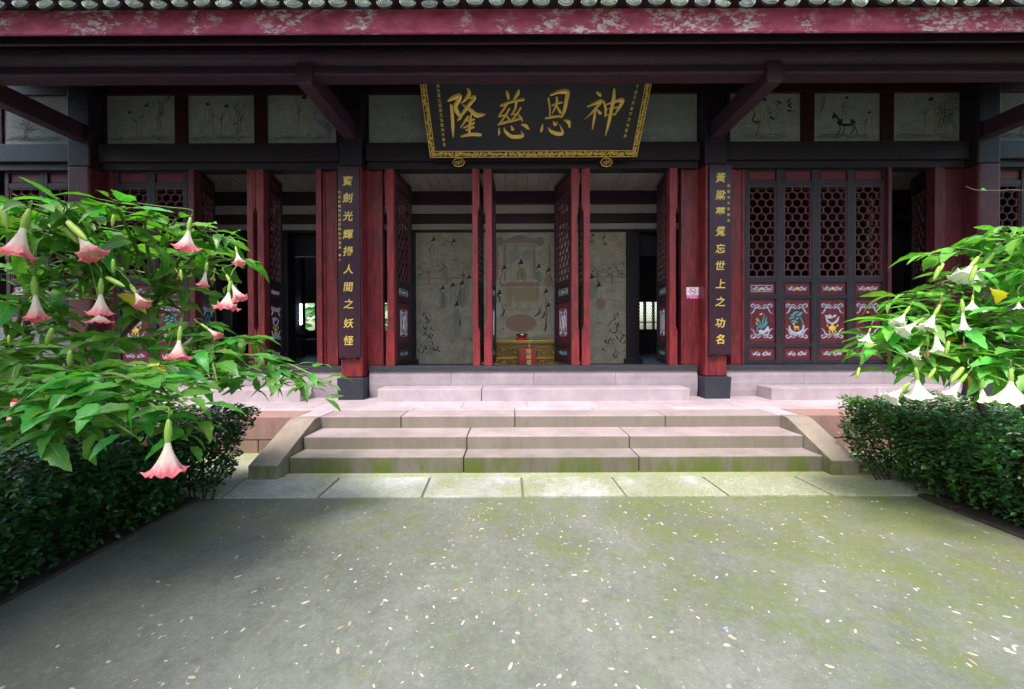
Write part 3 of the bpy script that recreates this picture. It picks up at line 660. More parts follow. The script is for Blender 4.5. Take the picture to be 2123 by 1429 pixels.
def leaf_meshes(w, sgn, motif, window, lk):
    key = (round(w,3), sgn, motif, window, lk)
    if key in cache: return cache[key]
    L = dict(LZ); zb = ZSILL+0.008 - 0.0
    if window: zb = Z(655, 5.89)
    st = 0.062; xa, xb = (0.004, w-0.004) if sgn > 0 else (-w+0.004, -0.004)
    fr = MB(); rails = [(L['s0'], L['s1']-0)]
    def b(x0,x1,z0,z1,y0=0,y1=LT,mi=0): fr.box(x0,x1,y0,y1,z0,z1,mi)
    b(xa, xa+st, zb, L['top']); b(xb-st, xb, zb, L['top'])
    xi0, xi1 = xa+st, xb-st; e = 0.003
    rl = [(L['t1'], L['top']), (L['l1'], L['t0']), (L['s1'], L['l0']), (L['r2'], L['s0'])]
    if not window: rl += [(L['p1'], L['r1']), (zb, L['p0'])]
    else: rl += [(zb, L['r2']-0.004)] if L['r2']-0.004 > zb+0.02 else []
    for z0, z1 in rl: b(xi0, xi1, z0, z1, 0.004, LT-0.004)
    # red edge of the free / hinge stile
    fr_me = None
    pnl = []
    ops = [(L['t0'], L['t1']), (L['s0'], L['s1'])] + ([] if window else [(L['r1'], L['r2']), (L['p0'], L['p1'])])
    for z0, z1 in ops:
        pn = MB(); pnl.append(pn)
        pn.box(xi0, xi1, 0.03, 0.045, z0, z1, 0)
        pn.box(xi0+0.028, xi1-0.028, 0.022, 0.0305, z0+min(0.035,(z1-z0)*0.16), z1-min(0.035,(z1-z0)*0.16), 0)
    lt = MB()
    r = (xi0+0.02, xi1-0.02, L['l0']+0.02, L['l1']-0.02)
    hexlattice(lt, r, 0.016, 0.046, w=0.021, pw=0.146 if w < 0.6 else 0.150)
    for q in ((xi0,xi1,L['l0'],L['l0']+0.02),(xi0,xi1,L['l1']-0.02,L['l1']),(xi0,xi0+0.02,L['l0']+0.02,L['l1']-0.02),(xi1-0.02,xi1,L['l0']+0.02,L['l1']-0.02)):
        lt.box(q[0],q[1],0.012,0.05,q[2],q[3],0)
    cv = MB(); cvl = [cv]; rnd = random.Random(motif*7+1); cx = (xi0+xi1)/2; wd = (xi1-xi0)
    y = 0.0215; sw = min(wd*0.74, 0.36)
    zc = (L['s0']+L['s1'])/2; hh = (L['s1']-L['s0'])*0.46
    scrollrow(cv, cx, zc, sw, hh, y, 1 if lk == 'cyan' else 0, 0.016, rnd); cv.blob(cx, zc, hh*0.3, hh*0.3, y-0.008, 0.012, 2)
    if motif == 0 or lk == 'cyan':
        for z_ in (zc-hh*0.56, zc+hh*0.56): cv.ribbon([(cx-sw*0.52,z_),(cx+sw*0.52,z_)], 0.009, y, 0.005, 0)
        for x_ in (cx-sw*0.52, cx+sw*0.52): cv.ribbon([(x_,zc-hh*0.56),(x_,zc+hh*0.56)], 0.009, y, 0.005, 0)
    if not window:
        zc = (L['p0']+L['p1'])/2; hh = (L['p1']-L['p0'])*0.42; cv = MB(); cvl.append(cv)
        scrollrow(cv, cx, zc, sw, hh, y, 0 if lk != 'cyan' else 1, 0.015, rnd); 
        cv = MB(); cvl.append(cv); z0, z1 = L['r1'], L['r2']; zc = (z0+z1)/2; ph = z1-z0; A = 0.3*1.0
        s = 0.36
        if lk == 'cyan':     # oval medallion with a white rim, seen on the central doors
            el = [(cx+0.105*math.cos(t*PI/12), zc+0.19*math.sin(t*PI/12)) for t in range(25)]
            cv.ribbon(el, 0.02, y, 0.01, 0)
            for sx in (-1,1):
                for sz in (-1,1):
                    p = spiral(cx+sx*0.1, zc+sz*0.19, 0.04, 0.008, 0, sx*sz*1.2, 10); cv.ribbon(p, taper(len(p),0.014), y, 0.008, 0)
            for x_ in (cx-0.15, cx+0.15): cv.ribbon([(x_,zc-0.22),(x_,zc+0.22)], 0.01, y, 0.006, 0)
            for z_ in (zc-0.235, zc+0.235): cv.ribbon([(cx-0.13,z_),(cx+0.13,z_)], 0.01, y, 0.006, 0)
            for k in range(9):
                p = wig(rnd, cx+rnd.uniform(-.06,.06), zc-0.1, cx+rnd.uniform(-.08,.08), zc+rnd.uniform(-.05,.16), 0.02); cv.ribbon(p, taper(len(p),0.016), y, 0.01, 0)
            for k in range(6): cv.blob(cx+rnd.uniform(-.03,.03), zc+rnd.uniform(-.12,.0), 0.02, 0.03, y-0.004, 0.012, 2)
        else:
            scrolltop(cv, cx, z1-0.13, 0.37, 1, y, 0 if motif != 9 else 0, 0.022); scrolltop(cv, cx, z0+0.13, 0.37, -1, y, 0, 0.022)
            el = [(cx+0.125*math.cos(t*PI/12), zc+0.19*math.sin(t*PI/12)) for t in range(25)]; cv.ribbon(el, 0.008, y, 0.005, 3)
            if motif == 0:
                for q in ([(0,-.12),(-.03,-.02),(-.07,.07)],[(0,-.12),(.02,0),(.05,.12)],[(.01,-.12),(.06,-.02),(.08,.07)],[(0,-.12),(.06,-.07),(.1,.0)],[(0,-.11),(-.06,-.06),(-.11,-.05)],[(0,-.12),(-.06,-.1),(-.08,-.18)]):
                    p = spline([(cx+a_, zc+b_) for a_, b_ in q], 6); cv.ribbon(p, taper(len(p),0.024), y-0.004, 0.01, 1)
                for k in range(7): cv.blob(cx+0.03+0.02*k-0.05, zc-0.19+0.012*abs(k-2), 0.035, 0.026, y, 0.012, 0, rot=0.5)
                cv.blob(cx+0.085, zc-0.13, 0.02, 0.06, y, 0.012, 0, rot=-0.6)
                for (dx,dz) in ((-.02,.11),(.0,.12),(-.08,.03),(-.07,.01),(-.08,-.03)): cv.blob(cx+dx, zc+dz, 0.02, 0.012, y-0.004, 0.01, 2, rot=dx*9)
            if motif == 1:
                p = spline([(cx+.08,zc-.12),(cx+.1,zc-.03),(cx+.06,zc+.05),(cx+.03,zc+.12)],6); cv.ribbon(p, taper(len(p),0.024), y-0.003, 0.012, 1)
                for (dx,dz,rx_) in ((-.02,.14,.05),(-.07,.1,.045),(.03,.1,.05),(-.09,.05,.05),(-.06,.0,.045),(.06,.13,.04),(.0,.04,.03),(-.02,-.02,.035)): cv.blob(cx+dx, zc+dz, rx_, 0.019, y-0.003, 0.012, 1, rot=0.35)
                p = spline([(cx-.12,zc-.07),(cx-.1,zc-.16),(cx,zc-.21),(cx+.09,zc-.16),(cx+.12,zc-.07)],6); cv.ribbon(p, taper(len(p),0.06), y, 0.012, 0)
                cv.blob(cx-0.01, zc-.1, .045, .022, y-.006, .014, 2); cv.blob(cx-.06, zc-.05, .014, .02, y-.006, .014, 2)
                cv.ribbon([(cx-.04,zc-.09),(cx-.06,zc-.05)], .018, y-.006, .01, 2)
                for dx in (-.04,-.02,.015,.03): cv.ribbon([(cx+dx,zc-.1),(cx+dx,zc-.15)], .009, y-.004, .008, 2)
            if motif == 2:
                for k in range(11):
                    a_ = rnd.uniform(-0.3, PI+0.3); rr = rnd.uniform(.02,.08); cv.blob(cx+1.2*rr*math.cos(a_), zc+.06+rr*math.sin(a_)*0.9, .034, .02, y-.003, .012, 0, rot=a_)
                for sx in (-1,1): p = spline([(cx,zc-.04),(cx+sx*.07,zc-.01),(cx+sx*.11,zc+.07)],6); cv.ribbon(p, taper(len(p),0.04), y-.002, .012, 0)
                cv.blob(cx, zc-.12, .06, .045, y-.006, .016, 2); cv.blob(cx, zc-.06, .03, .018, y-.006, .014, 2)
                for dx in (-.05,0,.05): cv.blob(cx+dx, zc-.175, .012, .022, y-.006, .012, 2)
                for sx in (-1,1): p = spline([(cx+sx*.05,zc-.1),(cx+sx*.09,zc-.08),(cx+sx*.075,zc-.05)],4); cv.ribbon(p, .014, y-.004, .01, 2)
            if motif == 3:
                for k in range(16):
                    a_ = rnd.uniform(0,2*PI); p = wig(rnd, cx+.08*math.cos(a_), zc+.13*math.sin(a_), cx+rnd.uniform(-.08,.08), zc+rnd.uniform(-.15,.1), .015); cv.ribbon(p, taper(len(p),0.018), y, .01, 3)
                cv.blob(cx, zc+.14, .02, .02, y-.004, .012, 2)
    e = MB(); ee = 0.0022    # red painted edge strips of the leaf
    for x0, x1 in ((xa-ee-0.0, xa), (xb, xb+ee)): e.box(x0, x1, 0.002, LT-0.002, zb, L['top'])
    res = (fr.mesh('door_leaf', BLACK), [q_.mesh('panel', REDPAN) for q_ in pnl], lt.mesh('lattice', MAROONL), [q_.mesh('carving', CM) for q_ in cvl], e.mesh('edge_strip', RED))
    cache[key] = res; return res
REDPAN = paint('red_door_panel', (0.18,0.023,0.032), (0.085,0.016,0.026), rough=0.5, stretch=(5,5,3), wear=(0.35,0.1,0.09), wearlo=0.66)
MAROONL = paint('lattice_maroon', (0.14,0.042,0.05), (0.08,0.028,0.035), rough=0.5, stretch=(9,9,9))
def leaf(x, w, sgn, ang=0, motif=0, window=False, lk='white', label=None, y=None, edgebits=False):
    fr, pn, lt, cv, e = leaf_meshes(w, sgn, motif, window, lk)
    o = place('window_leaf' if window else 'door_leaf', fr, hall, 0.003, (x, y or YDOOR-0.035, 0)); o.rotation_euler = (0,0,R(ang))
    if label: o['label'] = label
    for nme, me in [('panel', q_) for q_ in pn]+[('carving', q_) for q_ in cv]+[('lattice', lt), ('edge_strip', e)]: place(nme, me, o, inv=False)
    if edgebits:          # swollen red ends of the meeting stile
        zc0, zc1 = Z(683,5.85), Z(432,5.85)
        xs_ = edgebits
        m = MB()
        for z0, z1, tip in ((ZSILL+0.01, zc0, 1), (zc1, LZ['top'], -1)):
            m.box(xs_[0], xs_[1], -0.012, LT+0.0, z0, z1)
            zt = z1 if tip > 0 else z0
            m.add([(xs_[0],-0.012,zt),(xs_[1],-0.012,zt),(xs_[1],LT,zt),(xs_[0],LT,zt),(xs_[0],-0.012,zt+tip*0.09),(xs_[0],LT,zt+tip*0.09)] , [(0,1,4),(1,2,5,4),(2,3,5),(0,4,5,3)])
        place('stile_swelling', m.mesh('stile_swelling', RED), o, inv=False)
    return o
YH = YDOOR-0.035
def opened(px, w, sgn, far, motif, lk='white', bits=False, label=None):
    """hinged leaf standing open into the hall: a thick red stile in front and the leaf face behind it"""
    x = X(px, YH)
    # direction so that the free end shows at px 'far'
    best = min((abs(X2px(x+sgn*w*math.cos(R(a)), YH+w*math.sin(R(a)))-far), a) for a in [t*0.5 for t in range(80, 260)])[1]
    ang = best if sgn > 0 else -best
    o = leaf(x, w, sgn, ang, motif, False, lk, label)
    return o
def X2px(x, y): return CX + x/y*F
# closed leaves, right bay
wl = 0.575
x0 = X(1541,YDOOR)
lab = ['white relief of turquoise leaves over a rock with gold butterflies','turquoise pine and golden deer relief','golden censer and white flower relief','plain maroon relief without paint']
wr = (X(1833,YDOOR)-x0)/4
for i in range(4): leaf(x0+i*wr, wr, 1, 0, i, label='closed door leaf with '+lab[i])
# left bay closed leaves
xl = X(246,YDOOR)
for i in range(2): leaf(xl+i*(X(396,YDOOR)-xl)/2, (X(396,YDOOR)-xl)/2, 1, 0, (2,1)[i])
# far bays: window leaves above a brick wall
def far_bay(xa, xb):
    n_ = max(1, round((xb-xa)/0.575)); w_ = (xb-xa)/n_
    for i in range(n_): leaf(xa+i*w_, w_, 1, 0, i % 3, window=True)
far_bay(-8.3, PX[0]-0.19); far_bay(PX[3]+0.19, 9.1)
# opened leaves: face + thick red hinge stile facing out
stile = MB()
def open_pair(px_edge0, px_edge1, face_side, far, w, motif, lk):
    """px_edge0..1: the red stile seen end on; face_side -1/+1/0"""
    a, b_ = X(px_edge0, YH), X(px_edge1, YH); m = MB()
    m.box(a, b_, YH-0.06, YH+0.06, ZSILL+0.003, ZL0+0.1); s_ = m.build('hinge_stile', RED if 800 < px_edge0 < 1400 else (REDP if px_edge0 < 700 and px_edge0 > 500 else REDDARK), hall, bevel=0.006)
    m = MB(); t = 0.028
    for z0, z1, tip in ((ZSILL+0.003, Z(688,YH), 1), (Z(430,YH), ZL0+0.1, -1)):
        for side in SW.get((px_edge0), ()):
            xa_, xb_ = (b_, b_+t) if side > 0 else (a-t, a)
            m.box(xa_, xb_, YH-0.05, YH+0.04, z0, z1)
            zt = z1 if tip > 0 else z0; q0, q1 = (xa_, xb_) if side > 0 else (xb_, xa_)
            m.add([(q0,YH-0.05,zt),(q1,YH-0.05,zt),(q1,YH+0.04,zt),(q0,YH+0.04,zt),(q0,YH-0.05,zt+tip*0.1),(q0,YH+0.04,zt+tip*0.1)], [(0,1,4),(1,2,5,4),(2,3,5),(0,4,5,3)])
    if m.v: m.build('stile_swelling', RED, s_, inv=False)
    if far is not None:
        yy = YH+0.062
        if face_side > 0:      # hinged on the left, leaf runs back from the stile's right edge
            x = b_-0.002; a_ = min((abs(X2px(x+w*math.cos(R(t_)), yy+w*math.sin(R(t_)))-far), t_) for t_ in [q*0.5 for q in range(100, 240)])[1]
            leaf(x, w, 1, a_, motif, False, lk, y=yy)
        else:
            x = a+0.002; a_ = min((abs(X2px(x-w*math.cos(R(t_)), yy+w*math.sin(R(t_)))-far), t_) for t_ in [q*0.5 for q in range(100, 240)])[1]
            leaf(x, w, -1, -a_, motif, False, lk, y=yy)
SW = {981: (1,), 1008: (-1,), 1184: (1,), 1209: (-1,), 520: (1,), 541: (-1,), 1385: (1,), 806: (-1,)}
open_pair(806, 820, 1, 855, 0.74, 5, 'cyan')
open_pair(981, 992, -1, 996, 0.74, 5, 'cyan')
open_pair(1008, 1021, 1, 1029, 0.74, 5, 'cyan')
open_pair(1184, 1196, -1, 1149, 0.74, 5, 'cyan')
open_pair(1209, 1222, 1, 1207, 0.74, 5, 'cyan')
open_pair(1385, 1398, -1, 1361, 0.74, 5, 'cyan')
open_pair(400, 412, 1, 449, 0.56, 1, 'white')
open_pair(520, 532, -1, 545, 0.56, 1, 'white')
open_pair(541, 554, 1, 588, 0.56, 2, 'white')
open_pair(661, 672, -1, 668, 0.56, 2, 'white')
open_pair(1833, 1840, 1, 1800, 0.56, 2, 'white')
open_pair(1928, 1944, -1, 1888, 0.56, 2, 'white')
# jamb boards
def jamb(pa, pb, mat=None):
    a, b_ = X(pa, YDOOR), X(pb, YDOOR); m = MB(); m.box(a, b_, YDOOR-0.03, YDOOR+0.03, ZSILL+0.003, ZL0+0.1)
    j = m.build('jamb_board', mat or REDP, hall, bevel=0.004)
    m = MB()
    for xx in (a-0.004, b_-0.034): m.box(xx, xx+0.038, YDOOR-0.05, YDOOR+0.05, ZSILL+0.004, ZL0+0.1)
    m.build('jamb_post', REDP, j, bevel=0.004, inv=False)
jamb(752, 796); jamb(1410, 1459); jamb(675, 703); jamb(1513, 1539); jamb(191, 244, REDDARK); jamb(1946, 2028, REDDARK)
# brick walls of the far bays
for (xa, xb) in ((-8.4, PX[0]-0.22), (PX[3]+0.22, 9.2)):
    m = MB(); ztop = Z(655, 5.89); m.box(xa, xb, YWALL+0.012, YWALL+0.28, ZT, ztop); bw = m.build('brick_wall', MORTAR, hall)
    bm = MB(); bm.box(0, 0.238, 0, 0.05, 0, 0.058); bme = bm.mesh('brick', BRICKM)
    z = ZT+0.006; r_ = 0
    while z < ztop-0.05:
        x = xa+(0.0 if r_ % 2 else -0.122)
        while x < xb-0.1:
            x_ = max(x, xa)
            o = place('brick', bme, bw, inv=False); o.location = (x_, YWALL-random.uniform(0,0.005), z); o.scale.x = min(1, (xb-x_)/0.24)
            if x < xa: o.scale.x = 0.49
            x += 0.246
        z += 0.066; r_ += 1

# ------------------------------------------------------------------ eaves
YE = 4.45
m = MB(); m.box(-8.5, 9.3, YE, YE+0.2, 4.715, 4.83); part(m, 'eave_beam', BEAM, 0.02)
m = MB(); m.tube([(-8.5,YE+0.06,4.955),(0,YE+0.06,4.955),(9.3,YE+0.06,4.955)], 0.15, 20); part(m, 'purlin', BEAM, smooth=True)
for px in PX:
    m = MB(); m.box(px-0.095, px+0.095, YE-0.05, 5.86, 4.572, 4.83); part(m, 'cantilever_beam', BEAM, 0.015)
    pass
m = MB(); m.box(-8.5, 9.3, 3.93, 3.955, Z(67,3.93), 5.12); part(m, 'eave_board', EAVE, 0.003)
m = MB(); m.box(-8.5, 9.3, 3.958, 4.0, Z(67,3.93)+0.03, 5.1); part(m, 'eave_batten', DARK)
m = MB(); m.box(-8.5, 9.3, 4.1, 4.13, Z(89,4.1), 5.06); part(m, 'inner_eave_board', BEAM, 0.004)
# soffit boards and rafters rising to the ridge
SL = 0.5
def roofz(y): return 4.98 + (y-3.93)*SL + 0.0
m = MB(); m.hexa([(-8.6,3.96,roofz(3.96)+0.05),(9.4,3.96,roofz(3.96)+0.05),(9.4,9.0,roofz(9)+0.05),(-8.6,9.0,roofz(9)+0.05)],
                 [(-8.6,3.7,roofz(3.7)+0.16),(9.4,3.7,roofz(3.7)+0.16),(9.4,9.0,roofz(9)+0.2),(-8.6,9.0,roofz(9)+0.2)])
part(m, 'roof_deck', DARK)
m = MB()
x = -8.45
while x < 9.3:
    m.hexa([(x,3.97,roofz(3.97)-0.03),(x+0.09,3.97,roofz(3.97)-0.03),(x+0.09,6.2,roofz(6.2)-0.03),(x,6.2,roofz(6.2)-0.03)],
           [(x,3.97,roofz(3.97)+0.048),(x+0.09,3.97,roofz(3.97)+0.048),(x+0.09,6.2,roofz(6.2)+0.048),(x,6.2,roofz(6.2)+0.048)]); x += 0.26
tag(part(m, 'rafters', DARK), kind='stuff')
m = MB(); m.box(-8.5, 9.3, YE+0.24, YE+0.3, 4.835, 5.22); part(m, 'purlin_board', DARK, 0.004)
# rear roof slope keeps the hall dark
m = MB(); m.hexa([(-8.6,9.0,roofz(9)+0.05),(9.4,9.0,roofz(9)+0.05),(9.4,13.6,5.0),(-8.6,13.6,5.0)], [(-8.6,9.0,roofz(9)+0.2),(9.4,9.0,roofz(9)+0.2),(9.4,13.6,5.2),(-8.6,13.6,5.2)])
part(m, 'rear_roof_deck', DARK)
# roof tiles: covering rows with end discs, and hanging drip tiles between
pitch = 0.236
def tile_row():
    b = MB(); n_ = 8
    for k in range(12):
        y0 = 3.72+k*0.33; y1 = y0+0.36; o_ = 0.012*(k % 2)
        vs = []
        for yy in (y0, y1):
            for j in range(n_+1):
                a = PI*j/n_; vs.append((0.062*math.cos(a), yy, roofz(yy)+0.17+(0.014 if yy == y0 else 0)+0.062*math.sin(a)))
        b.add(vs, [(j, j+1, n_+2+j, n_+1+j) for j in range(n_)])
    return b
rowm = tile_row().mesh('cover_tile_row', TILED, True)
def drip():
    b = MB(); cx, zc = 0, 0
    # pan tile end: curved lip with concentric ridges hanging down
    for ring, (r_, dz, dy) in enumerate(((0.088,0,0),(0.066,0.008,-0.006),(0.044,0.016,-0.004),(0.022,0.022,-0.008))):
        p = [(r_*1.05*math.cos(a), zc+0.03+dz-r_*0.72*(math.sin(-a))*-1 if False else zc+0.03+dz+r_*0.72*math.sin(a)) for a in [PI+PI*t/12 for t in range(13)]]
        b.ribbon(p, [0.018]*13, dy, 0.012, 0)
    # face
    n_ = 12; vs = [(0,0.004,0.05)]
    for t in range(n_+1):
        a = PI+PI*t/n_; sc = 1+0.05*math.cos(8*a); vs.append((0.095*math.cos(a)*sc, 0.004, 0.03+0.072*math.sin(a)*sc))
    vs += [(v[0], 0.022, v[2]) for v in vs]
    k = len(vs)//2
    b.add(vs, [(0,i,i+1) for i in range(1,k-1)]+[(k,k+i+1,k+i) for i in range(1,k-1)]+[(i,k+i,k+i+1,i+1) for i in range(1,k-1)], 1)
    return b
dripm = drip().mesh('drip_tile', [TILEM, TILED])
def enddisc():
    b = MB(); n_ = 16
    for r_, h in ((0.058,0.014),(0.036,0.01),(0.016,0.012)):
        p = [(r_*math.cos(2*PI*t/n_), r_*math.sin(2*PI*t/n_)) for t in range(n_+1)]; b.ribbon(p, 0.012, 0, h, 0)
    b.add([(0.066*math.cos(2*PI*t/n_), 0.002, 0.066*math.sin(2*PI*t/n_)) for t in range(n_)], [tuple(range(n_))]); return b
discm = enddisc().mesh('end_tile', [TILED, TILED])
i = 0; x = -8.4
rr_ = random.Random(5)
while x < 9.3:
    o = place('cover_tile_row', rowm, hall); o.location = (x+pitch/2, 0, 0)
    o = place('end_tile', discm, hall); o.location = (x+pitch/2+rr_.uniform(-.01,.01), 3.715, roofz(3.72)+0.185)
    o = place('drip_tile', dripm, hall); o.location = (x+rr_.uniform(-.018,.018), 3.735+rr_.uniform(-.01,.01), Z(16,3.735)+0.045+rr_.uniform(-.012,.012)); o.rotation_euler = (R(rr_.uniform(-14,-4)), R(rr_.uniform(-8,8)), R(rr_.uniform(-6,6)))
    o.scale = (rr_.uniform(.8,.92), 1, rr_.uniform(.75,.95))
    x += pitch
pt = MB(); x = -8.4
while x < 9.3:
    vs = []
    for yy in (3.75, 9.0):
        for j in range(7):
            a = PI+PI*j/6; vs.append((x+0.1*math.cos(a), yy, roofz(yy)+0.175+0.05*math.sin(a)))
    pt.add(vs, [(j, j+1, 8+j, 7+j) for j in range(6)]); x += pitch
tag(part(pt, 'pan_tiles', TILEM, smooth=True), kind='stuff')

# ------------------------------------------------------------------ interior
ZFL = 0.86; YM = 7.5; ZC = 4.47
m = MB(); m.box(-8.4, 9.2, YWALL+0.32, 13.2, ZT, ZFL); part(m, 'hall_floor', FLOORM)
for x0, x1 in ((-8.6,-8.42),(9.22,9.4)):
    m = MB(); m.box(x0, x1, YWALL, 13.3, ZT, 5.6); part(m, 'side_wall', DARK)
# ceiling boards
m = MB(); m.box(-8.4, 9.2, 6.0, YM, ZC+0.03, ZC+0.05); ceiling = part(m, 'ceiling', DARK)
cb = MB(); cb.box(-0.105, 0.105, 6.0, YM-0.02, 0, 0.025); cbm = cb.mesh('board', CEILM)
x = -8.3
while x < 9.1:
    o = place('board', cbm, ceiling, inv=False); o.location = (x, 0, ZC+random.uniform(-0.004,0.002)); x += 0.218
m = MB(); m.box(-8.4, 9.2, YM, YM+0.2, 4.2, ZC+0.05); part(m, 'hall_beam', BEAM, 0.02)
m = MB(); m.box(-8.4, X(1430,YM), YM+0.03, YM+0.2, Z(442,YM), Z(424,YM)); part(m, 'transom_board', CEILM)
m = MB(); m.box(-8.4, 9.2, YM, YM+0.2, Z(462,YM), Z(443,YM)); part(m, 'hall_beam', BEAM, 0.02)
m = MB(); m.box(-8.4, X(1430,YM), YM+0.03, YM+0.2, Z(475,YM), Z(463,YM)); part(m, 'transom_board', CEILM)
MX0, MX1 = X(862,YM), X(1299,YM)
m = MB(); m.box(-8.4, 9.2, YM+0.01, YM+0.2, Z(481,YM), Z(475.5,YM)); part(m, 'hall_rail', DARK)
m = MB(); m.box(MX0, MX1, YM+0.04, YM+0.16, ZFL, Z(480,YM)); mural = part(m, 'mural_wall', MURALM)
for px in (849, 1312):
    xx = X(px,YM); m = MB(); m.box(xx-0.13, xx+0.13, YM-0.06, YM+0.2, ZFL+0.08, Z(481,YM)); p = part(m, 'interior_post', DARK, 0.02)
    m = MB(); m.box(xx-0.18, xx+0.18, YM-0.1, YM+0.24, ZFL, ZFL+0.1); m.build('post_base', BLACK, p, bevel=0.01, inv=False)
# mural painting
MW = [INK, INKP, WASHB, WASHW, WASHR, WASHG]
def mural_paint():
    rnd = random.Random(11); mb = MB(); y = YM+0.038
    def M(px, py): q = P(px, py, YM); return (q.x, q.z)
    def pl(pts, w, mi, yy=y): mb.ribbon(spline([M(*p) for p in pts], 5), taper((len(pts)-1)*5+1 if len(pts) > 2 else 6+1, w), yy, 0.001, mi)
    def rect(a, b_, c, d, mi, yy=y+0.0015): mb.box(M(a,d)[0], M(c,d)[0], yy-0.001, yy, M(a,d)[1], M(a,b_)[1], mi)
    # washes
    rect(1036,585,1122,588,4); rect(1038,588,1120,594,4); rect(1050,596,1118,625,5)
    for x_ in (1046,1108,1030,1140): pl([(x_,505),(x_,580)], 0.06, 4)
    pl([(1032,505),(1060,497),(1080,492),(1100,497),(1128,505)], 0.12, 1); pl([(1030,500),(1128,500)], 0.05, 4)
    for x_ in (1036,1120): mb.blob(*M(x_,500), 0.09, 0.1, y, 0.001, 1)
    for sx in (-1,1):
        q = M(1080+sx*14,528); mb.blob(q[0], q[1], 0.13, 0.13, y, 0.001, 2)
        pl([(1080+sx*24,530),(1080+sx*20,560),(1080+sx*26,582)], 0.012, 1)
    mb.blob(*M(1080,670), 0.33, 0.19, y, 0.001, 4, 16); 
    mb.blob(*M(1118,690), 0.26, 0.05, y-0.001, 0.001, 3, 12); mb.blob(*M(1100,694), 0.1, 0.06, y-0.001, 0.001, 3, 12)
    pl([(1030,702),(1090,699),(1150,702)], 0.04, 5); pl([(955,702),(985,702)], 0.05, 5)
    for k in range(15): pl([(1046+k*5.6,638),(1049+k*5.6,643),(1052+k*5.6,638)], 0.012, 5)
    for a in ((865,575,985,578),(865,588,985,590),(1225,572,1298,576),(1225,584,1298,586)): rect(*a, 5)
    for x_ in (888,925,960,1240,1270): pl([(x_,560),(x_,590)], 0.05, 4)
    def hair(px, py, s=1.0):
        q = M(px,py); mb.blob(q[0], q[1], 0.05*s, 0.022*s, y-0.002, 0.001, 0, rot=0.2); mb.blob(q[0]+0.005, q[1]+0.04*s, 0.02*s, 0.03*s, y-0.002, 0.001, 0)
        mb.blob(q[0]+0.01*s, q[1]-0.035*s, 0.028*s, 0.034*s, y-0.001, 0.001, 3)
        pl([(px-3*s,py),(px-4*s,py+5*s),(px-2*s,py+8*s)], 0.012, 0, y-0.002)
    for (px, py, hgt, s) in ((898,497,18,1),(940,500,14,.9),(917,598,34,1),(938,592,34,1),(957,588,40,1),(972,575,40,1),(946,632,60,1.1),(1080,545,32,1.25),(1045,556,24,1),(1117,553,26,1),(1137,561,26,1),(1035,608,42,1.1),(1132,605,40,1),(1137,634,48,1),(1227,575,36,1.2),(1242,592,40,1.1),(1230,488,8,.7),(1253,492,8,.7)):
        hair(px, py, s)
        mb.blob(*M(px+1,py+9+hgt*0.5), 0.01*s*9, 0.0101*hgt*0.52, y, 0.0008, rnd.choice((3,5,2,3)), 10)
        for k in range(5):
            dx = rnd.uniform(-9,9)*s; pl([(px+dx*0.4,py+9),(px+dx,py+9+hgt*0.45),(px+dx*1.1+rnd.uniform(-3,3),py+9+hgt)], 0.011, rnd.choice((0,1,1,4)), y-0.001)
    for pts in ([(1030,610),(1036,618),(1034,628)],[(1046,640),(1044,650),(1036,657)],[(1120,640),(1117,650),(1108,656)],[(1130,645),(1128,655),(1122,660)],[(952,662),(954,675)],[(1133,668),(1132,680),(1128,686)]): pl(pts, 0.03, 0, y-0.002)
    for (px,py) in ((1042,682),(977,705),(1142,706)): mb.blob(*M(px,py), 0.03, 0.012, y-0.002, 0.001, 0)
    for px in (1053,1080,1109): mb.blob(*M(px,582), 0.055, 0.03, y-0.002, 0.001, 3)
    mb.blob(*M(1246,630), 0.1, 0.13, y-0.001, 0.001, 4); pl([(1250,620),(1275,622),(1290,625)], 0.02, 4)
    # rocks and bushes
    for (cx_, cy_, rx_, ry_, n_) in ((885,690,20,42,60),(1278,690,26,44,60)):
        for k in range(n_):
            t = rnd.random(); py = cy_-ry_+2*ry_*t; half = rx_*(0.3+0.8*t)
            px = cx_+rnd.uniform(-half, half); pl([(px,py),(px+rnd.uniform(-5,5),py+rnd.uniform(2,7)),(px+rnd.uniform(-9,9),py+rnd.uniform(5,11))], rnd.uniform(0.01,0.028), rnd.choice((0,0,1,3)), y-0.001)
    for k in range(150):
        left = rnd.random() < 0.5; px = rnd.uniform(865,975) if left else rnd.uniform(1226,1294); py = rnd.gauss(558, 9)
        pl([(px,py),(px+rnd.uniform(-6,6),py+rnd.uniform(-5,5)),(px+rnd.uniform(-9,9),py+rnd.uniform(-5,7))], 0.012, rnd.choice((1,1,0,2)), y-0.0005)
    for k in range(70):
        px = rnd.uniform(866,1294); py = rnd.uniform(485,740); pl([(px,py),(px+rnd.uniform(-3,3),py+14),(px+rnd.uniform(-4,4),py+30)], 0.008, rnd.choice((1,5,4,3)), y)
    cuts = [X(993,YM), X(1202,YM)]; outs = [MB(), MB(), MB()]
    for f, mi in zip(mb.f, mb.m):
        cx_ = sum(mb.v[i][0] for i in f)/len(f); b = outs[0 if cx_ < cuts[0] else 1 if cx_ < cuts[1] else 2]
        b.add([mb.v[i] for i in f], [tuple(range(len(f)))], mi)
    for b in outs: b.build('mural_painting', MW, mural, inv=False)
mural_paint()
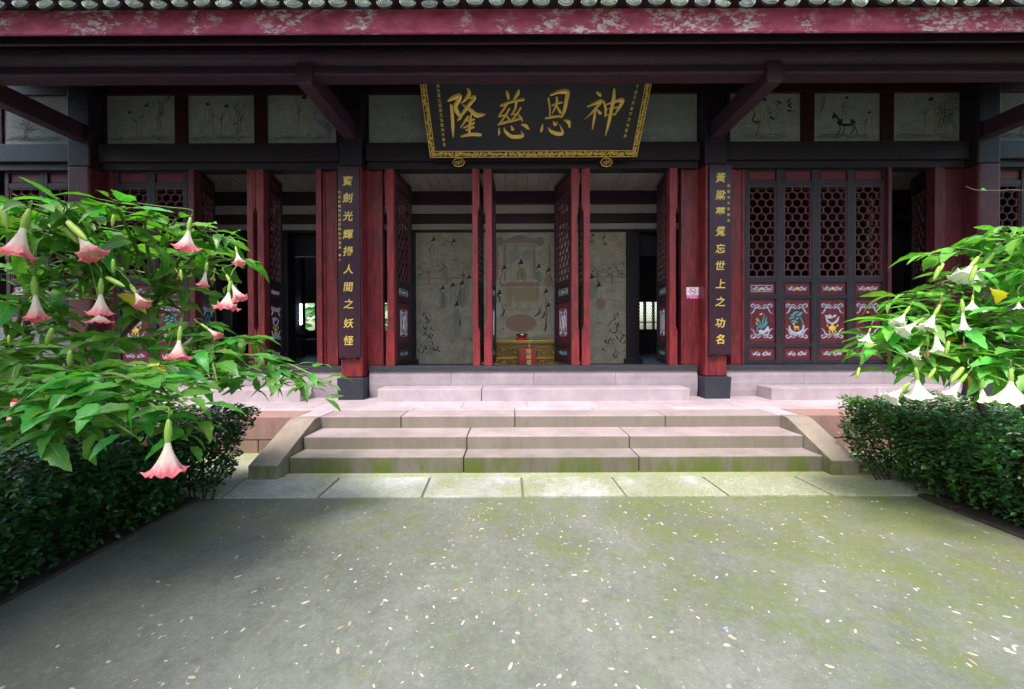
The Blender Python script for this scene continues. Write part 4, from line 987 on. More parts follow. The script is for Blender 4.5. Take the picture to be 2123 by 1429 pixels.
# back wall with lattice windows
YB = 10.9
def back_wall():
    holes = [(X(566,YB), X(603,YB)), (X(627,YB), X(653,YB)), (X(1323,YB), X(1336.5,YB)), (X(1340,YB), X(1354.5,YB)), (X(1357.5,YB), X(1372,YB)), (X(1402,YB), X(1416,YB)), (X(796,YB), X(806,YB))]
    holes.sort(); z0, z1 = Z(684,YB), Z(627,YB); xs_ = [-8.4]+[v for h in holes for v in h]+[9.2]
    m = MB(); m.box(-8.4, 9.2, YB, YB+0.12, ZFL, z0); m.box(-8.4, 9.2, YB, YB+0.12, z1, 6.4)
    for i in range(0, len(xs_), 2): m.box(xs_[i], xs_[i+1], YB, YB+0.12, z0, z1)
    bw = part(m, 'rear_wall', DARK)
    for i, (a, b_) in enumerate(holes):
        if i < 2: 
            if i == 0:
                l = MB(); hexlattice(l, (a,a+0.12,z0+0.45,z1), YB+0.03, YB+0.06, 0.09, 0.075, 0.016); hexlattice(l, (a,b_,z1-0.12,z1), YB+0.03, YB+0.06, 0.09, 0.075, 0.016); l.build('window_lattice', DARK, bw, inv=False)
            continue
        l = MB(); hexlattice(l, (a,b_,z0,z1), YB+0.03, YB+0.05, 0.062, 0.052, 0.011); l.box(a,b_,YB+0.02,YB+0.07,z0+0.2,z0+0.24); l.build('window_lattice', DARK, bw, inv=False)
    # partition between hall and bays
back_wall()
for xx in (X(590,7.6), X(1420,7.6), X(455,7.6), X(1850,7.6)):
    m = MB(); m.box(xx-0.14, xx+0.14, 7.5, 7.78, ZFL, Z(480,YM)); part(m, 'interior_post', DARK, 0.02)
m = MB(); m.box(-8.4, MX0-0.3, 7.72, 7.8, Z(530,7.7), 6.2); part(m, 'upper_partition', DARK)
m = MB(); m.box(MX1+0.3, 9.2, 7.72, 7.8, Z(530,7.7), 6.2); part(m, 'upper_partition', DARK)
m = MB(); m.box(MX0-0.3, MX1+0.3, YM+0.21, YM+0.3, ZC-0.6, 6.2); part(m, 'upper_partition', DARK)

# ------------------------------------------------------------------ altar furniture
YA = 7.0
def altar():
    a = empty('gilded_altar_table', (0.35, YA, ZFL), 'gilded carved altar table standing before the painted wall', 'altar table')
    x0, x1 = -0.42, 1.1; zt = Z(706,YA); rnd = random.Random(4)
    m = MB(); m.box(x0, x1, YA, YA+0.5, zt-0.03, zt); m.build('tabletop', GOLDD, a, bevel=0.005)
    m = MB(); m.box(x0+0.03, x1-0.03, YA+0.06, YA+0.44, ZFL, zt-0.03); m.build('body', paint('altar_ground_gilding', (0.3,0.18,0.05), (0.1,0.05,0.02), rough=0.4, stretch=(12,12,12)), a)
    m = MB()
    for i in range(46):
        x = x0+0.02+i*(x1-x0-0.04)/45; m.blob(x, zt-0.022, 0.014, 0.02, YA+0.0, 0.02, 0, 7)
        p = spline([(x,zt-0.05),(x+0.012,zt-0.065),(x+0.02,zt-0.05)],3); m.ribbon(p, 0.01, YA+0.01, 0.01, 0)
    for zr in (zt-0.045, Z(741,YA), Z(743.5,YA), ZFL+0.02): m.box(x0+0.01, x1-0.01, YA+0.02, YA+0.06, zr-0.008, zr+0.006)
    for xx in (x0+0.01, x1-0.03, 0.33): m.box(xx, xx+0.02, YA+0.021, YA+0.06, ZFL, zt-0.03)
    for k in range(900):
        x = rnd.uniform(x0+0.03,x1-0.03); z = rnd.choice((rnd.uniform(Z(740,YA), zt-0.12), rnd.uniform(ZFL+0.03, Z(744,YA))))
        if rnd.random() < 0.5:
            p = spiral(x, z, rnd.uniform(.012,.03), 0.003, rnd.uniform(0,6), rnd.choice((-1,1))*0.9, 7); m.ribbon(p, taper(len(p),0.011), YA+0.055, 0.016, 0)
        else: m.blob(x, z, rnd.uniform(.005,.014), rnd.uniform(.01,.028), YA+0.055, 0.02, 0, 6, rot=rnd.uniform(-.6,.6))
    m.build('carved_apron', GOLDD, a)
    return zt
zt = altar()
b = empty('singing_bowl', (X(1082,7.15),7.15,zt), 'dark metal singing bowl on a red cushion on the gilded altar table', 'bowl')
m = MB(); m.lathe([(0.0,0.05),(0.07,0.052),(0.1,0.07),(0.118,0.1),(0.118,0.13),(0.11,0.133),(0.105,0.1),(0.06,0.07),(0,0.065)], 28, (b.location.x,7.15,zt)); m.build('bowl', STEEL, b, True)
m = MB(); m.lathe([(0,0.001),(0.11,0.004),(0.125,0.025),(0.1,0.05),(0,0.055)], 24, (b.location.x,7.15,zt)); m.build('cushion', CLOTHR, b, True)
m = MB(); xx = X(1111.5,7.12); m.lathe([(0,0.002),(0.05,0.004),(0.085,0.026),(0.08,0.028),(0.045,0.01),(0,0.008)], 24, (xx,7.12,zt)); tag(m.build('offering_dish', PLATEC, smooth=True), 'small turquoise dish beside the bowl on the altar table', 'dish')
m = MB(); xx = X(1046,7.12); m.box(xx-0.07, xx+0.07, 7.05, 7.18, zt+0.001, zt+0.012); tag(m.build('prayer_cloth', CLOTHR, bevel=0.003), 'folded thin dark red cloth lying left of the bowl on the altar', 'cloth')

def text_mesh(ch, size, mat, extrude=0.002, name='character', shear=0.0, offset=0.0):
    cu = bpy.data.curves.new('t', 'FONT'); cu.body = ch; cu.size = size; cu.extrude = extrude; cu.align_x = 'CENTER'; cu.align_y = 'CENTER'
    cu.shear = shear; cu.offset = offset; cu.resolution_u = 3
    o = bpy.data.objects.new('t', cu); col.objects.link(o); bpy.context.view_layer.update()
    dg = bpy.context.evaluated_depsgraph_get(); me = bpy.data.meshes.new_from_object(o.evaluated_get(dg)); me.name = name
    bpy.data.objects.remove(o); me.materials.clear(); me.materials.append(mat)
    if me.vertices:
        xs_ = [v.co.x for v in me.vertices]; zs_ = [v.co.y for v in me.vertices]
        c = Vector(((min(xs_)+max(xs_))/2, (min(zs_)+max(zs_))/2, 0))
        for v in me.vertices: v.co -= c
    return me
def put_text(ch, size, loc, mat, parent, **k):
    me = text_mesh(ch, size, mat, **k); o = place('character', me, parent); o.location = loc; o.rotation_euler = (R(90),0,0); return o

YX = 6.62
bx0, bx1 = X(1076,YX), X(1112,YX); zb1 = Z(722,YX)
db = empty('donation_box', ((bx0+bx1)/2, YX, ZFL), 'dark red donation box with gold characters in front of the altar table', 'donation box')
m = MB(); m.box(bx0, bx1, YX, YX+0.25, ZFL, zb1); m.build('box', BOXR, db, bevel=0.006)
for i, ch in enumerate('隨緣櫃'): put_text(ch, 0.095, ((bx0+bx1)/2+0.02, YX-0.003, Z(728.5+i*11.5,YX)), GOLD, db, extrude=0.001)

# left bay interior: incense table with silhouettes, lit tube, kneeler
t = empty('incense_table', (X(625,9.0),9.0,ZFL), 'dark incense table with burner seen through the left doorway', 'table')
xx = t.location.x
m = MB(); m.box(xx-0.75, xx+0.75, 8.8, 9.3, Z(702,9)-0.04, Z(702,9)); m.build('tabletop', DARK, t, bevel=0.006)
for sx in (-0.7, 0.62):
    for yy in (8.82, 9.2): m = MB(); m.box(xx+sx, xx+sx+0.08, yy, yy+0.08, ZFL, Z(702,9)-0.042); m.build('leg', DARK, t)
m = MB(); m.lathe([(0.09,0),(0.07,0.03),(0.16,0.08),(0.18,0.16),(0.15,0.22),(0.05,0.3),(0.03,0.36),(0,0.38)], 20, (xx+0.02,9.0,Z(702,9)+0.001)); tag(m.build('incense_burner', BLACK, smooth=True), 'dark lidded incense burner on the table in the left doorway', 'incense burner')
for dx in (-0.55, 0.5):
    m = MB(); m.lathe([(0.07,0),(0.05,0.05),(0.09,0.12),(0.04,0.24),(0.06,0.27),(0,0.27)], 16, (xx+dx,9.0,Z(702,9)+0.001)); tag(m.build('altar_vase', BLACK, smooth=True), 'small dark vase at the %s end of the incense table' % ('left' if dx < 0 else 'right'), 'vase')
l = empty('fluorescent_lamp', (X(624,9.6),9.6,Z(674,9.6)), 'upright lit fluorescent tube glowing in the left doorway', 'lamp')
m = MB(); m.tube([(l.location.x,9.6,Z(672,9.6)),(l.location.x,9.6,Z(629,9.6))], 0.022, 10); m.build('tube', LAMPM, l, True)
m = MB(); m.box(l.location.x-0.3, l.location.x-0.03, 9.66, 9.9, ZFL, 4.2); tag(m.build('hall_pillar', BASEM, bevel=0.04), 'dark round-edged inner pillar beside the lit tube lamp', 'pillar')
m = MB(); m.box(l.location.x-0.03, l.location.x+0.03, 9.63, 9.66, Z(676,9.6), Z(626,9.6)); m.build('holder', BLACK, l)

# back yard seen through the rear windows
m = MB(); 
for k in range(400):
    x = random.uniform(-14,-4); z = random.uniform(0.2,3.2)**1.0; y = 18+random.uniform(0,2); r_ = random.uniform(.15,.4); a = random.uniform(0,6)
    m.add([(x-r_,y,z),(x,y-0.2,z-r_*.5),(x+r_,y+.1,z+.1),(x,y,z+r_*.6)], [(0,1,2,3)])
tag(m.build('rear_shrubbery', HLEAF), 'green bushes of the back courtyard seen through the rear windows', 'bushes', kind='stuff')

# ------------------------------------------------------------------ name plaque
PB = P(1106, 326, 5.62); PTp = P(1106, 180, 5.05)
pu = Vector((1,0,0)); pvv = (PTp-PB); pvv.x = 0; pvv.normalize(); pn = pu.cross(pvv); 
if pn.y > 0: pn = -pn
def plq(px, py):
    d = ray(px, py); o_ = Vector((0,0,H)); t_ = (PB-o_).dot(pn)/d.dot(pn); q = o_+d*t_-PB; return (q.dot(pu), q.dot(pvv))
def pf(u, v, h=0): 
    q = PB+pu*u+pvv*v+pn*h; return (q.x, q.y, q.z)
plaque = empty('name_plaque', PB, 'large black plaque with four gold brush characters leaning forward over the central door', 'plaque')
U0, U1 = plq(892,327)[0], plq(1320,325)[0]; VT = 1.42
def pbox(mb, u0, u1, v0, v1, h0, h1, mi=0):
    mb.hexa([pf(u0,v0,h0),pf(u1,v0,h0),pf(u1,v0,h1),pf(u0,v0,h1)], [pf(u0,v1,h0),pf(u1,v1,h0),pf(u1,v1,h1),pf(u0,v1,h1)], mi)
m = MB(); pbox(m, U0, U1, 0, VT, -0.05, 0); m.build('board', PLAQM, plaque, bevel=0.004)
BWD = 0.085
m = MB()
for (a, b_, c, d) in ((U0,U1,0,0.008),(U0,U0+0.008,0.0085,VT),(U1-0.008,U1,0.0085,VT),(U0+BWD,U1-BWD,BWD,BWD+0.008),(U0+BWD-0.008,U0+BWD,BWD,VT),(U1-BWD,U1-BWD+0.008,BWD,VT)):
    pbox(m, a, b_, c, d, 0.0015, 0.014)
m.build('gold_edging', GOLD, plaque)
m = MB(); rnd = random.Random(9)
def fr_(u, v, h): return pf(u, v, h+0.001)
def border(u0, v0, du, dv, L_):
    s_ = 0
    while s_ < L_-0.02:
        cu_, cv_ = u0+du*s_, v0+dv*s_; 
        for k in range(3):
            p = spiral(cu_+rnd.uniform(-.02,.02), cv_+rnd.uniform(-.02,.02), rnd.uniform(.014,.028), .004, rnd.uniform(0,6.3), rnd.choice((-1,1))*rnd.uniform(.6,1.1), 7)
            m.ribbon(p, taper(len(p), 0.012), 0, 0.006, 0, fr_)
        m.blob(cu_+rnd.uniform(-.02,.02), cv_+rnd.uniform(-.02,.02), .012, .008, 0, .007, 0, 6, fr_, rnd.uniform(0,3))
        s_ += 0.035
border(U0+0.05, BWD/2, 1, 0, U1-U0-0.1); border(U0+BWD/2, 0.09, 0, 1, VT-0.1); border(U1-BWD/2, 0.09, 0, 1, VT-0.1)
for uu in (U0+0.05, U1-0.05):
    for k in range(12): a_ = k*PI/6; m.ribbon([fr2 for fr2 in ((uu+.008*math.cos(a_), .05+.008*math.sin(a_)), (uu+.04*math.cos(a_), .05+.04*math.sin(a_)))], [.004,.012], 0, .008, 0, fr_)
m.build('border_scrolls', GOLD, plaque)
chars = {
 'long': [[(295,165,18),(340,140,34),(395,122,34),(385,160,36),(360,210,34),(365,250,38),(388,288,30),(405,315,22),(374,342,8)], [(320,205,24),(330,300,28),(335,400,26),(338,490,8)],
   [(465,60,14),(480,100,30),(440,160,22),(405,190,8)], [(440,152,12),(530,130,26),(480,200,28),(420,280,24),(375,340,10)], [(420,200,10),(480,240,28),(540,290,36),(590,290,26),(625,283,5)],
   [(468,305,20),(430,365,16),(400,405,8)], [(455,345,12),(520,330,20)], [(430,405,12),(470,385,18),(522,360,20)], [(495,290,16),(484,380,22),(478,460,20)], [(450,425,12),(515,398,22)], [(410,480,16),(490,463,26),(577,465,26)]],
 'ci': [[(805,75,10),(820,120,28),(825,152,14)], [(918,65,12),(903,110,30),(868,155,10)], [(758,208,18),(860,172,22),(957,155,24)],
   [(812,195,18),(762,268,16),(738,305,12)], [(738,305,12),(795,292,16)], [(832,235,16),(785,315,16),(735,378,12)], [(735,378,12),(800,355,20),(845,345,16)], [(800,290,12),(832,330,18)],
   [(893,185,22),(882,240,18),(850,288,12)], [(850,288,12),(905,278,14)], [(932,228,18),(892,292,16),(840,352,12)], [(840,352,12),(930,322,20),(945,345,12)], [(905,280,12),(938,318,18)],
   [(738,402,6),(743,440,20),(738,472,8)], [(785,402,8),(800,440,24),(850,480,28),(920,482,30),(952,468,22),(930,428,4)], [(848,385,8),(862,415,30)], [(938,375,12),(975,386,28),(1003,415,16)]],
 'en': [[(1176,145,18),(1188,220,16),(1190,295,14)], [(1198,115,20),(1260,90,28),(1342,90,38),(1335,160,32),(1320,240,30),(1292,312,14)], [(1205,208,12),(1250,190,18),(1292,180,18)],
   [(1250,135,18),(1248,200,20),(1208,280,8)], [(1250,212,12),(1282,268,24)], [(1152,320,16),(1230,306,20),(1300,300,16)],
   [(1127,368,6),(1117,418,24),(1108,446,6)], [(1172,400,8),(1200,435,24),(1250,456,30),(1302,450,24),(1272,372,4)], [(1218,343,8),(1235,376,24),(1258,348,6)], [(1316,338,12),(1355,355,30),(1362,398,16)]],
 'shen': [[(1598,85,12),(1630,112,28),(1637,132,8)], [(1522,217,14),(1580,192,22),(1642,168,28),(1592,232,22),(1540,290,14),(1488,332,3)], [(1592,235,16),(1580,320,22),(1562,418,10)], [(1600,240,10),(1634,275,26)],
   [(1663,170,16),(1680,230,22),(1678,302,14)], [(1680,200,12),(1750,176,22),(1828,160,32),(1802,220,26),(1752,298,10)], [(1690,240,8),(1785,222,14)], [(1680,290,12),(1768,282,14)], [(1755,62,16),(1750,150,32),(1730,250,28),(1705,370,26),(1676,478,6)]]}
for nm, sts in chars.items():
    m = MB(); kk = 0
    for st in sts:
        pts = []
        for (a, b_, w_) in st:
            px, py = 860+a/4.246, 170+b_/4.246; q = plq(px, py); q2 = plq(px+w_/4.246, py); pts.append((q[0], q[1], (q2[0]-q[0])*1.02))
        sp = spline(pts, 5); kk += 1
        m.ribbon([(p[0], p[1]) for p in sp], [max(0.004, p[2]) for p in sp], 0, 0.012, 0, lambda u, v, h, kk=kk: pf(u, v, h+0.0012+kk*0.0002))
        for e_ in (sp[0], sp[-1]):
            if e_[2] > 0.02: m.blob(e_[0], e_[1], e_[2]/2, e_[2]/2*0.9, 0, 0.011, 0, 8, lambda u, v, h, kk=kk: pf(u, v, h+0.0012+kk*0.0002))
    m.build('character', GOLD, plaque)
def plaque_text(s_, p0, p1, size):
    mtx = Matrix((pu, pvv, pn)).transposed().to_4x4()
    for i, ch in enumerate(s_):
        t_ = i/(len(s_)-1); q = plq(p0[0]+(p1[0]-p0[0])*t_, p0[1]+(p1[1]-p0[1])*t_)
        me = text_mesh(ch, size, GOLD, 0.001); me.transform(Matrix.Translation(pf(q[0], q[1], 0.002)) @ mtx); place('character', me, plaque)
plaque_text('癸亥夏立成都王治龍沐手敬書', (908,178), (921,300), 0.05)
plaque_text('下戊子天彔于文治敬奉', (1321,180), (1296,282), 0.05)
# gilded medallions the plaque rests on
for px in (951, 1257):
    c = P(px, 337, 5.70); o_ = empty('plaque_bracket', c, 'gold medallion bracket below the %s end of the name plaque' % ('left' if px < 1000 else 'right'), 'bracket', 'brackets under the name plaque')
    m = MB()
    el = [(c.x+0.09*math.cos(t*PI/4)*(1 if t % 2 else 1.05), c.z+0.07*math.sin(t*PI/4)) for t in range(9)]; m.ribbon(el, 0.016, 5.695, 0.012, 0)
    for sx in (-1,1):
        m.ribbon(spiral(c.x+sx*0.035, c.z, 0.03, 0.006, 0, sx*1.3, 10), 0.01, 5.695, 0.01, 0)
    m.ribbon([(c.x,c.z-0.05),(c.x,c.z+0.05)], 0.014, 5.695, 0.012, 0)
    m.build('medallion', GOLD, o_); m = MB(); m.lathe([(0.0,0),(0.1,0.0)],12) if False else m.box(c.x-0.07, c.x+0.07, 5.698, 5.738, c.z-0.05, c.z+0.05); m.build('backing', DARK, o_)

# ------------------------------------------------------------------ couplet boards
def couplet(pa, pb, text, small, spx, s0, s1, label, pos, ys):
    Y = 5.585; a, b_ = X(pa,Y), X(pb,Y); z0, z1 = Z(741 if pa < 1000 else 737,Y), Z(343,Y)
    o_ = empty('couplet_board', ((a+b_)/2, Y, z0), label, 'couplet board', 'carved couplet boards on the pillars')
    m = MB(); m.box(a, b_, Y, Y+0.04, z0, z1); m.build('board', BOARDM, o_, bevel=0.006)
    for i, ch in enumerate(text):
        put_text(ch, 0.158, (X(pos,Y), Y-0.002, Z(ys[i],Y)), GOLD, o_, shear=0.12, offset=0.002, extrude=0.003)
    for i, ch in enumerate(small):
        t_ = i/(len(small)-1); put_text(ch, 0.05, (X(spx,Y), Y-0.0015, Z(s0+(s1-s0)*t_,Y)), GOLD, o_, extrude=0.001)
    if pa < 1000:
        m = MB(); xx = X(spx,Y); m.box(xx-0.014, xx+0.014, Y-0.003, Y-0.0005, Z(540,Y), Z(536,Y), 0); m.box(xx-0.014, xx+0.014, Y-0.003, Y-0.0005, Z(530,Y), Z(526,Y), 1); m.build('seal', [SIGNR, GOLD], o_)
    for sx in (a+0.05, b_-0.05):
        m = MB(); m.tube([(sx,Y-0.03,z0-0.02),(sx,Y-0.03,z0+0.02),(sx,Y+0.0,z0-0.02),(sx,Y+0.06,z0-0.022)], 0.012, 8); m.build('hook', BLACK, o_, True)
couplet(702, 747, '寶劍光輝掃人間之妖怪', '丙戌年梅月呂唐宗典秋天滙齋', 706, 398, 512, 'left couplet board with gold characters on the pillar beside the pink flowers', 723, [374,409,447,485,520,557,594,629,669,705])
couplet(1471, 1517, '黃粱夢覺忘世上之功名', '成都青羊宮楊吉', 1510, 387, 459, 'right couplet board with gold characters on the pillar next to the closed doors', 1493, [370,406,441,481,517,552,590,627,671,705])

# no smoking notice
Y = YDOOR-0.034; o_ = empty('notice_sign', (X(1435,Y),Y,Z(608,Y)), 'small white and magenta no smoking notice on the red jamb board', 'sign')
m = MB(); m.box(X(1423,Y), X(1448,Y), Y-0.003, Y, Z(614,Y), Z(597,Y)); m.build('notice', SIGNW, o_)
m = MB(); m.box(X(1423,Y), X(1448,Y), Y-0.003, Y, Z(621,Y), Z(614.2,Y)); m.build('caption_strip', SIGNM, o_)
m = MB(); c = (X(1435.5,Y), Z(605.5,Y)); el = [(c[0]+0.052*math.cos(t*PI/12), c[1]+0.052*math.sin(t*PI/12)) for t in range(25)]
m.ribbon(el, 0.01, Y-0.0034, 0.0006, 0); m.ribbon([(c[0]-0.037,c[1]+0.037),(c[0]+0.037,c[1]-0.037)], 0.01, Y-0.0037, 0.0006, 0); m.build('prohibition_ring', SIGNM, o_)
m = MB(); m.box(c[0]-0.035, c[0]+0.03, Y-0.0038, Y-0.0031, c[1]-0.006, c[1]+0.005); m.build('cigarette', BLACK, o_)
for i, ch in enumerate('严禁烟火'): put_text(ch, 0.045, (X(1426.5+i*6,Y), Y-0.0035, Z(617.6,Y)), SIGNW, o_, extrude=0.0005)

# red object on the terrace behind the left shrub
o_ = empty('red_kneeler', (X(60,4.8), 4.8, ZT), 'red padded kneeling stool on the terrace behind the left shrub', 'stool')
xx, yy = o_.location.x, 4.8
m = MB(); m.box(xx-0.2, xx+0.2, yy-0.15, yy+0.15, ZT+0.16, ZT+0.26); m.build('seat', CLOTHR, o_, bevel=0.03)
for sx in (-0.18, 0.14):
    for sy in (-0.13, 0.09): m = MB(); m.box(xx+sx, xx+sx+0.04, yy+sy, yy+sy+0.04, ZT, ZT+0.165); m.build('leg', RED, o_)
# fallen white blossom by the right ramp
o_ = MB(); q = G(1790,966); q2 = G(1842,986)
o_.tube([q, q+(q2-q)*0.35+Vector((0,0,0.012)), q2+Vector((0,0,0.006))], [0.02,0.012,0.004], 8)
tag(o_.build('fallen_blossom', PETALW, smooth=True), 'withered white trumpet blossom lying on the paving beside the right ramp', 'blossom')

# ------------------------------------------------------------------ vegetation
def setvein(me, vals):
    a = me.attributes.new('vein', 'FLOAT_VECTOR', 'POINT'); a.data.foreach_set('vector', [c for v in vals for c in v])

def leafshape(L, W, fold=0.25, droop=0.3, n=6, teeth=True, twist=0.0):
    b = MB(); vs = []
    for i in range(n+1):
        t = i/n; wv = W*(math.sin(PI*t**0.8)**0.85)*(1-0.25*t)
        if teeth and 0 < i < n: wv *= 1.0 + (0.13 if i % 2 else -0.12)
        if i == 0: wv = W*0.06
        if i == n: wv = 0.001
        x = L*t*(1-0.1*droop*t); z = -droop*L*t*t*0.6 + 0.04*L*math.sin(t*PI)
        for s_ in (-1, 0, 1):
            tw = twist*t
            yy = s_*wv; zz = fold*abs(s_)*wv
            vs.append((x, yy*math.cos(tw)-zz*math.sin(tw), z+zz*math.cos(tw)+yy*math.sin(tw)))
    fs = []
    for i in range(n):
        for k in (0,1): a = i*3+k; fs.append((a, a+1, a+4, a+3))
    b.add(vs, fs); b.vein = [(i/n, (k-1), 0) for i in range(n+1) for k in range(3)]; return b
def leafmesh(*a, mat=None):
    b = leafshape(*a); me = b.mesh('leaf', mat or LEAF, True); setvein(me, b.vein); me['n'] = 1; VEIN[me.name] = b.vein; return me
VEIN = {}
def trumpet(L, flare, n=40, lobes=5, open_=1.0, tipcurl=1.0):
    b = MB(); prof = [(0.05,0.0),(0.055,-0.15),(0.07,-0.3),(0.105,-0.42),(0.16,-0.53),(0.225,-0.64),(0.29,-0.74),(0.35,-0.82),(0.42,-0.875),(0.5,-0.885)]
    vs = []
    for i, (r_, z) in enumerate(prof):
        t = i/(len(prof)-1); e = max(0, (t-0.45)/0.55)
        for k in range(n):
            a = 2*PI*k/n; lob = math.cos(lobes*a); sharp = max(0, lob)**3
            rr = r_*(1+e*e*(0.22*sharp-0.05)+0.07*math.cos(5*a)*min(1,t*1.5)+0.025*math.cos(15*a)*t)*(1+(flare-1)*min(1,t*2)); zz = z - e*e*0.075*(1-sharp)*(0.6+0.4*math.sin(2*a+1)) + e**4*0.03*math.sin(11*a)*tipcurl + e**3*0.05*sharp*tipcurl
            vs.append((rr*math.cos(a), rr*math.sin(a), zz))
    m_ = len(prof); fs = []
    for i in range(m_-1):
        for k in range(n): fs.append((i*n+k, (i+1)*n+k, (i+1)*n+(k+1)%n, i*n+(k+1)%n))
    b.add(vs, fs); return b
FLM = {('pink',0): trumpet(1,1.0).mesh('blossom', PETALP, True), ('pink',1): trumpet(1,0.72,tipcurl=0.5).mesh('blossom', PETALP, True), ('pink',2): trumpet(1,1.2,tipcurl=2).mesh('blossom', PETALP, True),
       ('white',0): trumpet(1,1.0).mesh('blossom', PETALW, True), ('white',1): trumpet(1,0.5,tipcurl=0.3).mesh('blossom', PETALW, True), ('white',2): trumpet(1,1.25,tipcurl=2).mesh('blossom', PETALW, True)}
WILTM = trumpet(1,0.6,tipcurl=3).mesh('wilted_blossom', WILT, True)
WILTL = [(70,525,2.1,22,26,10),(365,560,2.4,20,22,-30),(208,632,2.35,14,30,4),(305,905,1.9,18,20,20),(172,598,2.3,12,26,-5),(445,560,2.5,14,24,10)]
WILTR = [(1924,700,2.45,12,44,2),(1998,700,2.42,14,20,0),(1952,612,2.6,12,26,8)]
cal = MB(); cal.lathe([(0.02,0.22),(0.05,0.18),(0.085,0.0),(0.09,-0.12),(0.075,-0.24),(0.062,-0.3)], 10); CALM = cal.mesh('calyx', BUD, True)
bud = MB(); bud.lathe([(0.01,0.3),(0.1,0.22),(0.14,0.0),(0.15,-0.3),(0.11,-0.6),(0.05,-0.75),(0.0,-0.8)], 10); BUDM = bud.mesh('bud', BUD, True); bud2 = bud.mesh('bud', BUDY, True)
LM = [leafmesh(1, w, f, d, 8, True, tw) for (w, f, d, tw) in ((0.22,0.3,0.3,0.15),(0.18,0.2,0.5,-0.35),(0.25,0.25,0.15,0.45),(0.21,0.4,0.8,-0.2),(0.16,0.15,0.05,0.3))]
LMR = [leafmesh(1, w, f, d, 8, True, tw, mat=LEAFR) for (w, f, d, tw) in ((0.2,0.3,0.35,0.15),(0.16,0.2,0.55,-0.3),(0.22,0.25,0.2,0.4),(0.19,0.4,0.7,-0.15),(0.15,0.15,0.1,0.25))]
LMY = leafmesh(1, 0.27, 0.3, 0.5, 8, mat=LEAFY)
def leaf_matrix(p, yaw, pitch, roll, s):
    return Matrix.Translation(p) @ Matrix.Rotation(yaw, 4, 'Z') @ Matrix.Rotation(pitch, 4, 'Y') @ Matrix.Rotation(roll, 4, 'X') @ Matrix.Scale(s, 4)

